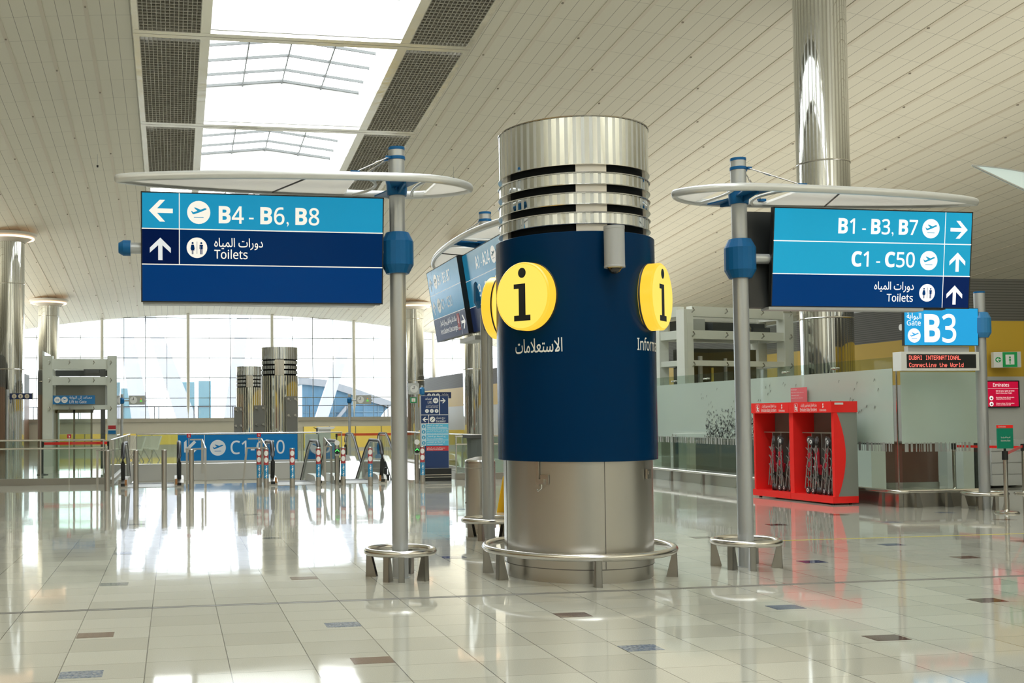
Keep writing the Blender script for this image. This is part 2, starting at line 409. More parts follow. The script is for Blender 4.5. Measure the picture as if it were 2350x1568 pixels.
slab(-30, 38, -38, VY0); slab(-30, VX0, VY0, VY1); slab(VX1, 38, VY0, VY1); slab(-30, 38, VY1, 84)
XS = [-.581, 1.297, 3.192, 5.05, 6.90, 8.75, 10.58, 12.45, 14.33]
for kx, y, mi in ((0, 8.52, 2), (0, 7.22, 4), (1, 8.54, 4), (1, 7.24, 2), (2, 12.39, 5), (1, 11.12, 2), (2, 8.56, 3), (2, 7.24, 4), (3, 8.52, 5), (3, 7.2, 3), (4, 8.46, 3), (5, 11.04, 2), (4, 11.09, 5), (5, 12.33, 5), (5, 14.96, 3), (6, 14.9, 4), (6, 16.22, 2), (7, 16.15, 4), (7, 14.85, 2), (6, 12.28, 2), (0, 11.13, 6), (1, 14.98, 6), (0, 13.7, 6), (3, 15.0, 5), (3, 16.2, 3), (4, 13.65, 3), (4, 17.5, 5), (0, 17.5, 6), (1, 18.8, 6), (2, 20.0, 6), (3, 18.9, 5), (5, 20.1, 3), (0, 21.4, 6), (6, 9.8, 3), (5, 7.2, 5)):
    x = XS[kx]; m.box((x, y, .0008), (.27, .19, .0016), mi)
m.box((4, 9.64, .001), (68, .03, .002), 1); m.box((4, 9.69, .001), (68, .008, .002), 1)
m.box((9.6, 13.05, .001), (4.2, .03, .002), 7)
tag(m.build('floor', [FLOOR, GROOVE, FBROWN, FMAROON, FBLUE, FNAVY, FSLATE, TAPE]), kind='structure')
m = MB()
slab(-12, 16, 24, 60, -5.0); tag(m.build('floor_lower', mat('lower_floor', (.5, .49, .44), .2)), kind='structure')
m = MB()   # the stair void: slab edge and walls
m.box((2.4, 42.1, -.32), (7.8, .2, .62), 0); m.box((2.4, 42.15, -2.8), (7.8, .2, 4.4), 1)
m.box((-1.6, 35.15, -.32), (.2, 13.7, .62), 0); m.box((-1.65, 35.15, -2.8), (.2, 13.7, 4.4), 1); m.box((8.7, 35.15, -.32), (.2, 13.7, .62), 0); m.box((8.75, 35.15, -2.8), (.2, 13.7, 4.4), 1)
m.box((3.55, 28.2, -.32), (10.1, .2, .62), 0); m.box((3.55, 28.15, -2.8), (10.1, .2, 4.4), 1)
tag(m.build('wall_void', [mat('fascia_steel', (.55, .54, .50), .35, .5), CREAM]), kind='structure')

CEIL = mat('ceiling_panel', (.55, .53, .44), .55)
N, L = nodes(CEIL); b = N['Principled BSDF']
tc = N.new('ShaderNodeTexCoord'); sp = N.new('ShaderNodeSeparateXYZ'); L.new(tc.outputs['Object'], sp.inputs[0])
RIBP = 1.24
j1 = joint(N, L, sp.outputs[0], 0, RIBP / 3, .016); j2 = joint(N, L, sp.outputs[1], 32.6, 1.62, .014)
wn = N.new('ShaderNodeTexNoise'); wn.inputs['Scale'].default_value = .35; L.new(tc.outputs['Object'], wn.inputs[0])
c1 = mixc(N, L, wn.outputs[0], (.70, .675, .565), (.75, .72, .60))
c2 = mixc(N, L, math(N, L, 'MULTIPLY', j2, .6), c1, (.22, .21, .17)); c3 = mixc(N, L, math(N, L, 'MULTIPLY', j1, .75), c2, (.15, .14, .11))
L.new(c3, b.inputs['Base Color'])
RIBM = mat('ceiling_rib', (.66, .61, .50), .5)
m = MB()
SB0, BAY, NB = -29.5, 7.9, 11          # skylight strip: bays of 7.9 m
SB1 = SB0 + BAY * NB
def cgrid(x0, x1, y0, y1, nx, ny):
    vs = [(x0 + (x1 - x0) * i / nx, y0 + (y1 - y0) * j / ny, zc(x0 + (x1 - x0) * i / nx, y0 + (y1 - y0) * j / ny)) for j in range(ny + 1) for i in range(nx + 1)]
    m.add(vs, [(j * (nx + 1) + i, (j + 1) * (nx + 1) + i, (j + 1) * (nx + 1) + i + 1, j * (nx + 1) + i + 1) for j in range(ny) for i in range(nx)], 0, True)
XL, XR = 4.1 - 5.3, 4.1 + 5.3
cgrid(-29, XL, -38, 82.2, 28, 4); cgrid(XR, 37, -38, 82.2, 28, 4); cgrid(XL, XR, SB1, 82.2, 8, 2); cgrid(XL, XR, -38, SB0, 8, 2)
for k in range(-24, 31):
    x = k * RIBP
    for y0, y1 in (((-38, 82),) if not XL - .1 < x < XR + .1 else ((SB1, 82), (-38, SB0))):
        m.bar((x, y0, zc(x, y0) - .004), (x, y1, zc(x, y1) - .004), .12, .02, 1)
        for j in range(int((y1 - y0) / 6.5)):
            y = y0 + 3 + 6.5 * j + (k % 3) * 2; m.box((x, min(y, y1 - 1), zc(x, y) - .03), (.05, .05, .04), 2)
tag(m.build('ceiling', [CEIL, RIBM, mat('ceiling_nozzle', (.32, .29, .24), .5)]), kind='structure')

# skylight strip: polished trim, white shafts, gabled glass roofs, egg-crate grilles
TRIM = mat('mirror_trim', (.80, .77, .68), .16, .75); bump(TRIM, 1.6, .25, .06)
SHAFT = mat('skylight_white', (.88, .88, .86), .6)
GBAR = mat('glazing_bar', (.10, .105, .10), .4)
GRIL = mat('grille_blade', (.46, .44, .37), .5, .2)
TILT = -.0848
window2 = tag(thing('window_2', kind='structure', loc=(4.1, 0, 0)))
def bay_mat(k):
    yc = SB0 + BAY * (k + .5); return (0, yc, 13.8 - .085 * (yc - 31.8) - .15)
for k in range(NB):
    loc = bay_mat(k); rot = (TILT, 0, 0); h = BAY / 2
    m = MB()
    for s in (-1, 1):
        m.box((s * 3.12, 0, 0), (.31, BAY, .12)); m.box((s * 5.2, 0, 0), (.2, BAY, .12))
        m.box((0, s * (h - .11), 0), (10.5, .22, .13))
    m.build('trim_beam', TRIM, window2, loc, rot)
    m = MB()
    for s in (-1, 1): m.box((s * 3.0, 0, .72), (.06, BAY - .44, 1.36))
    m.prism([(-3, .06), (3, .06), (3, 1.4), (0, 1.75), (-3, 1.4)], 3.70, 3.76, 'y'); m.prism([(-3, .06), (3, .06), (3, 1.4), (0, 1.75), (-3, 1.4)], -3.76, -3.70, 'y')
    m.build('shaft', SHAFT, window2, loc, rot)
    m = MB()
    for y in (-2.6, -1.3, 0., 1.3, 2.6, 3.66):
        for s in (-1, 1): m.bar((s * 3, y, 1.4), (0, y, 1.75), .05, .1)
    for x, z in ((-1.5, 1.575), (0, 1.75), (1.5, 1.575)): m.bar((x, -3.7, z - .05), (x, 3.7, z - .05), .05, .12)
    m.build('glazing_bar', GBAR, window2, loc, rot)
    m = MB()
    for s in (-1, 1): m.add([(s * 3, -3.7, 1.46), (0, -3.7, 1.81), (0, 3.7, 1.81), (s * 3, 3.7, 1.46)], [(0, 1, 2, 3)])
    m.build('pane', GLASSW, window2, loc, rot)
    if k < 6:
        m = MB()
        for s in (-1, 1): m.box((s * 4.19, 0, .25), (1.9, BAY - .3, .05))
        m.build('cover_panel', RIBM, window2, loc, rot)
GN = {6: 'at the top picture edge', 7: 'second from the top', 8: 'just above the sign canopies', 9: 'mostly hidden behind sign canopy'}
gproto = None
for k in range(6, 10):
    for s, side in ((-1, 'left'), (1, 'right')):
        loc = bay_mat(k)
        if gproto is None:
            g = thing('ceiling_grille'); m = MB()
            W, Ln = 1.83, BAY - .44
            for i in range(15): m.box((-W / 2 + W * i / 14, 0, -.02), (.022, Ln, .09))
            for j in range(38): m.box((0, -Ln / 2 + Ln * j / 37, -.02), (W, .026, .09))
            m.build('grid', GRIL, g)
            m = MB()
            for y0, y1 in ((-Ln / 2, -.4), (.5, Ln / 2)): m.box((0, (y0 + y1) / 2, .3), (W, y1 - y0, .04))
            m.build('backing', mat('grille_backing', (.055, .06, .05), .6), g)
            m = MB(); m.box((0, 0, .7), (W + .1, Ln + .1, .04)); m.box((-W / 2 - .02, 0, .38), (.03, Ln, .66)); m.box((W / 2 + .02, 0, .38), (.03, Ln, .66))
            m.build('housing', BLACKM, g)
            gproto = g; index_kids()
        else: g = copy_tree(gproto)
        tag(g, f'dark egg-crate grille {side} of the skylight, {GN[k]}', 'grille', 'egg-crate ceiling grilles')
        g.location = (4.1 + s * 4.19, loc[1], loc[2]); g.rotation_euler = (TILT, 0, 0)
for k in range(NB):
    loc = bay_mat(k); portal('skylight_portal', (4.1, loc[1], loc[2] + 1.2), 5.9, 7.4, (TILT, 0, 0))
# the daylight that comes down through the strip
for y0, y1, e in ((-29, 20, 1), (20, 57, 1)): pass

# ---- walls
m = MB()
def wallbox(x0, x1, y0, y1, z0, z1, mi=0): m.box(((x0 + x1) / 2, (y0 + y1) / 2, (z0 + z1) / 2), (x1 - x0, y1 - y0, z1 - z0), mi)
wallbox(-29.3, -29, -38, 82, 0, 14); tag(m.build('wall_left', CREAM), kind='structure')
m = MB(); wallbox(37, 37.3, -38, 82, 0, 14); tag(m.build('wall_right', CREAM), kind='structure')
m = MB(); x = -29; k = 0
for w_, mi in ((6, 0), (3, 1), (5, 2), (2.5, 0), (4, 1), (2, 2), (3.5, 1), (1.6, 3), (4, 1), (2, 2), (3, 0), (1.2, 3), (4, 1), (2.5, 0), (5, 2), (3, 1), (2, 3), (6, 1), (5.7, 0)): wallbox(x, x + w_, -38.3, -38, 0, 12, mi); x += w_
wallbox(-29, 37, -38.3, -38, 12, 21, 0)
tag(m.build('wall_back', [CREAM, DGREY, LGREY, WHITEP]), kind='structure')  # unseen wall; dark and pale panels added for the chrome and steel to reflect
m = MB(); wallbox(-29, 37, 82, 82.3, 0, 1.56); wallbox(-29, 37, 81.8, 82.3, 1.56, 1.82, 1)
tag(m.build('wall_front', [CREAM, mat('sill_steel', (.5, .48, .43), .35, .6)]), kind='structure')
def side_wall(name, p, q, bands):
    m = MB(); d = Vector((q[0] - p[0], q[1] - p[1], 0)); n = Vector((d.y, -d.x, 0)).normalized() * .15
    for z0, z1, mi in bands:
        c = [Vector((*p, 0)) - n, Vector((*q, 0)) - n, Vector((*q, 0)) + n, Vector((*p, 0)) + n]
        m.prism([(a.x, a.y) for a in c], z0, z1, 'z', mi)
    lv = 0
    return tag(m.build(name, [YELW, LOUV, CREAM, LGREY, mat('brown_stone', (.22, .12, .07), .4)]), kind='structure')
N, L = nodes(LOUV); b = N['Principled BSDF']
tc = N.new('ShaderNodeTexCoord'); sp = N.new('ShaderNodeSeparateXYZ'); L.new(tc.outputs['Object'], sp.inputs[0])
L.new(mixc(N, L, joint(N, L, sp.outputs[2], 0, .06, .02), (.135, .13, .115), (.07, .068, .06)), b.inputs['Base Color'])
side_wall('wall_lounge_right', (20.2, 20.5), (18.6, 82), ((0, 2.44, 3), (2.44, 3.68, 0), (3.68, 4.62, 1)))
side_wall('wall_lounge_left', (-10.4, 52), (-10.4, 82), ((0, 3.4, 4), (3.4, 5.0, 1)))
side_wall('wall_concourse_left', (-11, -36), (-11, 22), ((0, 2.6, 4), (2.6, 3.6, 0), (3.6, 5.0, 1)))  # unseen walls beside and behind the camera, added for banded reflections in the steel
side_wall('wall_concourse_right', (19, -36), (19, 6), ((0, 2.6, 3), (2.6, 3.6, 0), (3.6, 4.8, 1)))
m = MB(); wallbox(20.4, 37, -36, 82, 4.64, 4.76); tag(m.build('ceiling_lounge_right', LGREY), kind='structure')  # unseen lounge roofs, put in as a base for the fill lights
m = MB(); wallbox(-29, -11.2, -36, 82, 5.0, 5.1); tag(m.build('ceiling_lounge_left', LGREY), kind='structure')
m = MB(); wallbox(17.3, 20.4, 21.6, 21.8, 0, 2.44, 0); wallbox(17.3, 20.4, 21.6, 21.8, 2.44, 3.68, 2); wallbox(17.3, 20.4, 21.6, 21.8, 3.68, 4.62, 3); wallbox(17.25, 17.45, 21.4, 21.9, 0, 2.5, 1); tag(m.build('wall_gate', [LGREY, DGREY, YELW, LOUV]), kind='structure')

# ---- glazed end wall (and a plainer twin behind the camera)
def glazed_end(name, y, z0, full):
    w = thing(name, kind='structure', loc=(0, y, 0)); X0, P = -26.75, 3.09
    n = 21
    if full:
        for i in range(n):
            x = X0 + P * i
            t = zc(x, y); mb = MB()
            if i % 2: mb.lathe([(.02, z0), (.03, z0 + .35), (.11, z0 + .9), (.13, (z0 + t) / 2), (.12, t)], 12, c=(x, -.35)); mb.build('mast', mat('mast_paint', (.85, .85, .79), .5), w)
            else: mb.box((x, -.06, (z0 + t) / 2), (.045, .1, t - z0)); mb.build('cable_truss', mat('glazing_dark', (.10, .10, .08), .5), w)
    tm = MB()
    for k in range(1, 6 if full else 4):
        z = z0 + (1.48 if full else 2) * k
        tm.box((4, -.02, z), (66, .05, .045 if full else .12))
        if full:
            for i in range(2 * n):
                x = X0 + P / 2 * i; tm.box((x, -.08, z), (.035, .06, .34)); tm.box((x, -.1, z), (.26, .05, .035))
    for i in range(2 * n):
        x = X0 + P / 2 * i; tm.box((x, 0, (z0 + zc(x, y)) / 2), (.028 if full else .1, .03, zc(x, y) - z0))
    tm.build('transom', mat('transom_metal', (.20, .22, .17), .4), w)
    g = MB()
    for i in range(22):
        a, b_ = -29 + 3 * i, -26 + 3 * i; g.prism([(a, z0), (b_, z0), (b_, zc(b_, y)), (a, zc(a, y))], .02, .035)
    g.build('pane', GLASSE if full else GLASSW, w)
    return w
glazed_end('window_1', 82.0, 1.82, True)
portal('end_portal', (4, 82.6, 5.2), 60, 7, (radians(90), 0, 0)).rotation_euler = (radians(-90), 0, 0)

# ---- chrome columns with cove lights
def fluted(mb, r, z0, z1, n, bulge=0., mi=(0, 1), a_off=0.):
    "mirror strips alternating with narrower satin strips on one smooth round"
    pts = []; ml = []
    for k in range(n):
        a = a_off + 2 * pi * k / n; w = 2 * pi / n
        for t, q in ((0, 0), (.2, 0), (.4, 0), (.58, 1), (.8, 1)): pts.append((r * cos(a + w * t), r * sin(a + w * t))); ml.append(mi[q])
    q = len(pts); mb.add([(*p, z0) for p in pts] + [(*p, z1) for p in pts], [(j, (j + 1) % q, q + (j + 1) % q, q + j) for j in range(q)], ml, True)
def column(x, y, r, label, cove=True):
    t = thing('chrome_column', label, 'column', (x, y, 0), 0, 'tall chrome columns'); z = zc(x, y) + (-.05 if cove else .3)
    m = MB(); fluted(m, r, 0, z - .15, 44, .012)
    m.build('shaft', [CHROME, mat('satin_flute', (.50, .50, .47), .22, .9)], t)
    m = MB()
    for zz in (4.2, 8.4): m.lathe([(r + .014, zz - .02), (r + .02, zz), (r + .014, zz + .02)], 44)
    m.build('joint_ring', RAIL, t)
    if not cove: return t
    m = MB(); m.lathe([(r + .02, z - .45), (r + .06, z - .42), (r + .55, z - .12), (r + .6, z - .02)], 44); m.build('cove', mat('cove_plaster', (.6, .57, .5), .5), t)
    m = MB(); m.tube([((r + .42) * cos(2 * pi * k / 40), (r + .42) * sin(2 * pi * k / 40), z - .24) for k in range(40)], .05, 8, True); m.build('cove_lamp', WARM, t)
    return t
column(-7.9, 56, .66, 'fluted chrome column at the left picture edge, the nearer of the two on the left')
column(-7.9, 72.7, .66, 'fluted chrome column rising behind the glass lift on the left')
column(17.35, 26.95, .68, 'tall fluted chrome column rising out of the picture above the right sign', False)
column(16.1, 72.7, .66, 'fluted chrome column in the distance just right of the left sign post')
column(15.7, 56, .66, 'fluted chrome column glimpsed under the side-on sign beside the information pillar')

# ================================================================ information pillar
CX, CY = 4.109, 10.823
vd = Vector((CX, CY)).normalized(); vr = Vector((vd.y, -vd.x))
def az(a): # direction seen from the pillar: 0 faces the photographer, + to the right
    a = radians(a); d = -vd * cos(a) + vr * sin(a); return Vector((d.x, d.y, 0))
def azang(a): d = az(a); return atan2(d.y, d.x)
pil = thing('information_pillar', 'round steel information pillar with navy drum, lit yellow i discs and chrome crown', 'pillar', (CX, CY, 0))
m = MB(); m.lathe([(.756, .13), (.756, 1.2)], 96); m.lathe([(.744, 0), (.744, .13)], 96); m.lathe([(.744, .128), (.757, .130), (.757, .138)], 96, 1)
for a in (20, 110, 200, -70):
    d = az(a); m.bar(d * .7565 + Vector((0, 0, .14)), d * .7565 + Vector((0, 0, 1.18)), .006, .004, 1, up=tuple(d))
m.build('base_cladding', [STEEL, mat('seam_dark', (.12, .11, .1), .5)], pil)
m = MB(); m.lathe([(.75, 1.176), (.806, 1.176), (.81, 1.18), (.81, 3.405), (.806, 3.409), (.70, 3.409)], 128)
drum = m.build('drum', NAVYD, pil)
def on_drum(a0, r):
    c = radians(a0)
    def f(u, v):
        a = c + u / .81; d = -vd * cos(a) + vr * sin(a); return (d.x * r, d.y * r, v)
    return f
m = MB(); text(m, arabic('الاستعلامات'), 0, 2.245, .135, 0, 'c', .0, .53, mp=on_drum(-27.5, .8125), cap=.71); m.build('lettering', WHITEL, drum)
m = MB(); text(m, 'Information', 0, 2.26, .118, 0, 'l', .008, .66, mp=on_drum(47, .8125)); m.build('lettering', WHITEL, drum)
m = MB(); m.lathe([(.70, 3.40), (.70, 4.08)], 96); m.build('louvre_core', BLACKM, pil)
m = MB()
for a in (14, 104, -76, 194):
    c = azang(a); m.lathe([(.735, 3.405), (.735, 4.09)], 10, a0=c - radians(12), a1=c + radians(12))
    for s in (-1, 1):
        e = c + s * radians(12); m.add([(.6 * cos(e), .6 * sin(e), 3.405), (.735 * cos(e), .735 * sin(e), 3.405), (.735 * cos(e), .735 * sin(e), 4.09), (.6 * cos(e), .6 * sin(e), 4.09)], [(0, 1, 2, 3)])
m.build('pilaster', mat('satin_pilaster', (.66, .63, .58), .35, .8), pil)
for z0, z1 in ((3.485, 3.607), (3.677, 3.80), (3.873, 3.997)):
    m = MB(); fluted(m, .765, z0, z1, 60, .005)
    m.lathe([(.70, z0), (.774, z0), (.778, z0 + .004), (.774, z0 + .008)], 90, 2); m.lathe([(.774, z1 - .012), (.779, z1 - .005), (.774, z1), (.70, z1)], 90, 2)
    m.build('chrome_band', [CHROME, SATIN, RAIL], pil)
m = MB(); fluted(m, .765, 4.071, 4.545, 60, .005); m.lathe([(.70, 4.068), (.774, 4.068), (.774, 4.074)], 90, 2); m.lathe([(.772, 4.54), (.774, 4.551), (.73, 4.551), (.0, 4.551)], 90, 2)
m.build('crown', [CHROME, SATIN, RAIL], pil)
for a in (-33, 67, -111):
    d = az(a); s = Vector((-d.y, d.x, 0)); R = .335
    M = Matrix(((s.x, 0, d.x, 0), (s.y, 0, d.y, 0), (0, 1, 0, 0), (0, 0, 0, 1)))  # local x right, y up, z outward
    def mk(mb_, name, mats, par, r=0):
        o = mb_.build(name, mats, par); o.matrix_local = M @ Matrix.Translation((0, 0, 0)); return o
    m = MB(); n = 56
    def circ(r, z): return [(r * .95 * cos(2 * pi * k / n), r * sin(2 * pi * k / n), z) for k in range(n)]
    prof = [(R, .79), (R, .915), (R - .012, .928), (R - .02, .931)]
    for (r0, z0), (r1, z1) in zip(prof, prof[1:]):
        m.add(circ(r0, z0) + circ(r1, z1), [(k, (k + 1) % n, n + (k + 1) % n, n + k) for k in range(n)], 0, True)
    m.add(circ(R - .02, .931), [list(range(n))], 1)
    m.add(circ(R + .008, .795) + circ(R + .008, .812) + circ(R, .812), [(k, (k + 1) % n, n + (k + 1) % n, n + k) for k in range(n)] + [(n + k, n + (k + 1) % n, 2 * n + (k + 1) % n, 2 * n + k) for k in range(n)], 2, True)
    o = m.build('information_disc', [YELD, YELF, BLACK], pil); o.matrix_local = Matrix.Translation((0, 0, 2.795)) @ M
    m = MB()
    m.add([(.005 + .046 * cos(2 * pi * k / 24), .228 + .05 * sin(2 * pi * k / 24), .933) for k in range(24)], [list(range(24))])
    m.add([(x, y, .933) for x, y in ((-.095, .075), (-.095, .122), (.043, .122), (.043, -.188), (.1, -.188), (.1, -.243), (-.095, -.243), (-.095, -.188), (-.037, -.188), (-.037, .075))], [list(range(10))[::-1]])
    l = m.build('letter', BLACK, o)
for a, zz, plug in ((-24, 1.0, True), (63, 1.04, False)):
    d = az(a); s = Vector((-d.y, d.x, 0)); P = d * .762; m = MB()
    def bx(u, z, w, h, t, off=0): 
        c = P + s * u + d * (t / 2 + off); m.box((c.x, c.y, z), (w, t, h), 0, atan2(s.y, s.x))
    bx(0, zz, .085, .095, .022)
    if plug:
        bx(-.02, zz - .02, .05, .05, .03, .022); bx(-.075, zz + .06, .03, .24, .02)
        m.tube([P + s * -.075 + d * .02 + Vector((0, 0, .9)), P + s * -.06 + d * .03 + Vector((0, 0, .885)), P + s * -.02 + d * .035 + Vector((0, 0, .92)), P + s * -.02 + d * .04 + Vector((0, 0, .96))], .008, 8)
    else: bx(0, zz + .012, .04, .03, .006, .022)
    m.build('power_outlet', RAIL, pil)
d = az(24.5)
cctv = thing('security_camera', 'grey cylindrical dome camera fixed to the front of the navy drum', 'camera', (CX + d.x * .918, CY + d.y * .918, 3.035))
m = MB(); m.lathe([(0, .004), (.082, .004), (.1, .0), (.1, .018), (.098, .022), (.098, .37), (.1, .372), (.1, .4), (0, .402)], 36); m.box((-d.x * .09, -d.y * .09, .2), (.08, .08, .2), 0, azang(24.5)); m.build('housing', GREYB, cctv)
m = MB(); m.lathe([(.066, .003), (.062, -.02), (.046, -.042), (.024, -.056), (0, -.06)], 28); m.build('dome', mat('dome_smoke', (.02, .018, .015), .06, spec=.7), cctv)
m = MB(); m.lathe([(.075, .004), (.072, -.006), (.066, 0)], 28); m.build('dome_ring', mat('brass_ring', (.5, .4, .2), .3, 1), cctv)

def bumper(x, y, R, label, legs, z=.27, r=.034, rot=0, group='bumper rings'):
    t = thing('bumper_ring', label, 'guard rail', (x, y, 0), rot, group)
    n = 72; m = MB(); m.tube([(R * cos(2 * pi * k / n), R * sin(2 * pi * k / n), z) for k in range(n)], r, 12, True); m.build('ring', RAIL, t)
    for a in legs:
        m = MB(); a = radians(a); C = Matrix.Rotation(a, 4, 'Z')
        for o in (-.03, .026):
            q = [(R + .02, z - .02), (R - .022, z - .02), (R - .085, 0), (R + .028, 0)]
            b2 = MB(); b2.prism(q, o, o + .005, 'y'); m.add([tuple(C @ Vector(v)) for v in b2.v], b2.f)
        b2 = MB(); b2.prism([(R + .02, z - .02), (R + .015, z - .02), (R + .023, 0), (R + .028, 0)], -.03, .031, 'y'); m.add([tuple(C @ Vector(v)) for v in b2.v], b2.f)
        m.build('leg', DSTEEL, t)
    return t
bumper(CX, CY, .955, 'large steel bumper ring around the foot of the information pillar', [math_deg for math_deg in (azang(11) * 180 / pi, azang(83) * 180 / pi, azang(-54) * 180 / pi, azang(-86) * 180 / pi, azang(155) * 180 / pi, azang(-155) * 180 / pi)], .275, .037)

# ================================================================ sign posts
PW, PH, TL = 2.395, 1.07, .11
def sign_post(label, x, y, rz=0, top=4.385, group='direction sign posts'):
    t = thing('direction_sign_post', label, 'sign', (x, y, 0), rz, group)
    m = MB(); m.lathe([(.082, 0), (.082, top)], 28); m.lathe([(.095, 0), (.095, .006), (.082, .008)], 28); m.build('pole', POLE, t)
    m = MB(); m.lathe([(.084, top - .03), (.084, top), (0, top + .003)], 28); m.lathe([(.085, top - .13), (.089, top - .128), (.089, top - .098), (.085, top - .096)], 28); m.build('cap_band', BLUEP, t)
    m = MB(); m.lathe([(.083, 3.085), (.118, 3.085), (.165, 3.17), (.165, 3.41), (.118, 3.505), (.083, 3.505)], 20, sm=False); m.build('collar', BLUEP, t)
    return t
def canopy(t, s, L0=2.8, L1=.78, w=.43, zc_=3.985, top=4.385):
    "s: direction of the long end along local x"
    def half(u): # half width at u along the long direction
        q = u / L0 if u > 0 else -u / L1
        return w * max(0, 1 - abs(q) ** 2.2) ** .72
    us = [-L1 * cos(pi / 2 * k / 10) for k in range(10)] + [L0 * sin(pi / 2 * k / 18) for k in range(19)]
    rim = [(s * u, half(u), zc_) for u in us] + [(s * u, -half(u), zc_) for u in us[-2:0:-1]]
    m = MB(); m.tube(rim, .028, 12, True, rz=.043); m.build('canopy_rim', WING, t)
    m = MB(); vs = []; fs = []
    cut = [u for u in us if u < -.3 or u > .42]
    for part in ([u for u in us if u <= -.25], [u for u in us if u >= .4]):
        m = MB()
        for a, b_ in zip(part, part[1:]):
            ha, hb = half(a), half(b_)
            for za, mi in ((zc_ + .012, 0), (zc_ - .012, 0)):
                m.add([(s * a, -ha, za), (s * b_, -hb, za), (s * b_, hb, za), (s * a, ha, za)], [(0, 1, 2, 3)], mi)
        m.build('canopy_skin', MEMB, t)
    for e, bow in ((-.25, -.1), (.4, .28)):   # inner edges of the opening round the pole
        m = MB(); m.tube([(s * (e + bow * (1 - (k / 6 - 1) ** 2) * -.6), half(e) * (k / 6 - 1), zc_ - .01) for k in range(13)], .016, 8); m.build('canopy_edge', WING, t)
    m = MB(); m.bar((s * .95, -half(.95), zc_ - .02), (s * 1.25, half(1.25), zc_ - .02), .012, .012); m.build('canopy_rib', BLACK, t)
    m = MB(); m.lathe([(.083, 3.885), (.1, 3.885), (.105, 3.93), (.108, 4.0), (.12, 4.05), (.083, 4.05)], 24)
    for k in (-1, 1):
        m.prism([(-.07, k * .07), (.07, k * .07), (.16, k * (w - .03)), (-.16, k * (w - .03))], zc_ - .03, zc_ - .015, 'z'); m.bar((0, k * .08, zc_ - .06), (0, k * (w - .04), zc_ - .02), .02, .07)
        for j in (-.03, .03): m.cyl((j, k * .12, zc_ - .055), (j, k * .12, zc_ - .03), .014, n=8)
    m.build('hub_bracket', BLUEP, t)
    for k in (-1, 1):
        m = MB(); e = (s * .5, k * (half(.5) - .02), zc_ + .04)
        m.cyl((s * .09, k * .05, top - .113), e, .007, n=8); m.cyl(Vector((s * .09, k * .05, top - .113)).lerp(Vector(e), .3), Vector((s * .09, k * .05, top - .113)).lerp(Vector(e), .42), .012, n=8)
        m.box((s * .1, k * .05, top - .113), (.05, .03, .026), 1); m.box(e, (.09, .04, .03), 1)
        m.build('tie_rod', [RAIL, BLUEP], t)
def panel(t, cx, cy, w, h, z, tilt, name='sign_panel', th=.055, face=-1, frame=.012):
    o = bpy.data.objects.new(name, None) if 0 else None
    m = MB(); m.box((0, .004 + th / 2, 0), (w, th, h)); m.box((0, .002, h / 2 - frame / 2), (w, .006, frame)); m.box((0, .002, -h / 2 + frame / 2), (w, .006, frame)); m.box((w / 2 - frame / 2, .002, 0), (frame, .006, h)); m.box((-w / 2 + frame / 2, .002, 0), (frame, .006, h))
    return m.build(name, BLACK, t, (cx, cy, z), (tilt, 0, 0 if face < 0 else pi))
def rect(m, x0, z0, x1, z1, mi, y=0): m.flat([(x0, z0), (x1, z0), (x1, z1), (x0, z1)], y, mi)
def arm(t, x0, x1, cap):
    m = MB(); m.cyl((x0, 0, 3.3), (x1, 0, 3.3), .055, n=20); m.build('arm', POLE, t)
    if cap:
        m = MB(); s = 1 if x1 > x0 else -1; m.cyl((x1 - s * .02, 0, 3.3), (x1 + s * .05, 0, 3.3), .078, n=12); m.cyl((x1 + s * .05, 0, 3.3), (x1 + s * .095, 0, 3.3), .078, .05, n=12); m.build('arm_cap', BLUEP, t)
def back_panel(t, cx, w, tray):
    o = panel(t, cx, .135, w, PH, 3.3, TL, 'back_panel', face=1)
    m = MB(); m.box((tray[0], .03, 2.762), (tray[1], .16, .03)); m.build('bottom_tray', GREYB, t)

# --- left post: B4 - B6, B8 / Toilets
LX, LY = 2.257, 10.937
t = sign_post('sign post with long canopy and big panel for gates B4-B6, B8 and toilets', LX, LY)
canopy(t, -1); arm(t, 0, -2.69, True); back_panel(t, -1.34, 2.33, (-1.4, 2.3))
p = panel(t, .888 - LX, -.131, PW, PH, 3.295, TL)
W2, H2 = PW / 2 - .008, PH / 2 - .010
def ux(px): return (px - 323) / 557 * PW - PW / 2
def vz(py, r=(436, 693)): return PH / 2 - (py - r[0]) / (r[1] - r[0]) * PH
m = MB(); a, b_ = vz(521.5), vz(604.5); dv = ux(408.5)
rect(m, -W2, a, W2, H2, 0); rect(m, dv, b_, W2, a, 1); rect(m, -W2, b_, dv, a, 3); rect(m, -W2, -H2, W2, b_, 2)
m.build('sign_face', [CYL, NAV, NAV2, NAVDK], p)
m = MB()
rect(m, -W2, a - .005, W2, a + .005, 0, -.002); rect(m, -W2, b_ - .005, W2, b_ + .005, 0, -.002); rect(m, dv - .004, b_, dv + .004, H2, 0, -.002)
arrow(m, ux(366), vz(480), .215, pi / 2, 0, -.003); arrow(m, ux(366), vz(567), .205, 0, 1, -.003)
plane_icon(m, ux(452), vz(482), .112, 0, 2, -.003)
text(m, 'B4\u2009-\u2009B6,\u2009B8', ux(497), vz(505.5), .163, 0, 'l', .022, ux(728) - ux(497), y=-.003)
toilet_icon(m, ux(448), vz(564.5), .1, 0, 3, -.003)
text(m, 'Toilets', ux(487), vz(589), .085, 0, 'l', .012, ux(563) - ux(487), y=-.003); text(m, arabic('دورات المياه'), ux(598), vz(561), .09, 0, 'r', .0, ux(598) - ux(487), y=-.003, cap=.75)
m.build('lettering', [SIGNW, SIGNG, CYL, NAV], p)
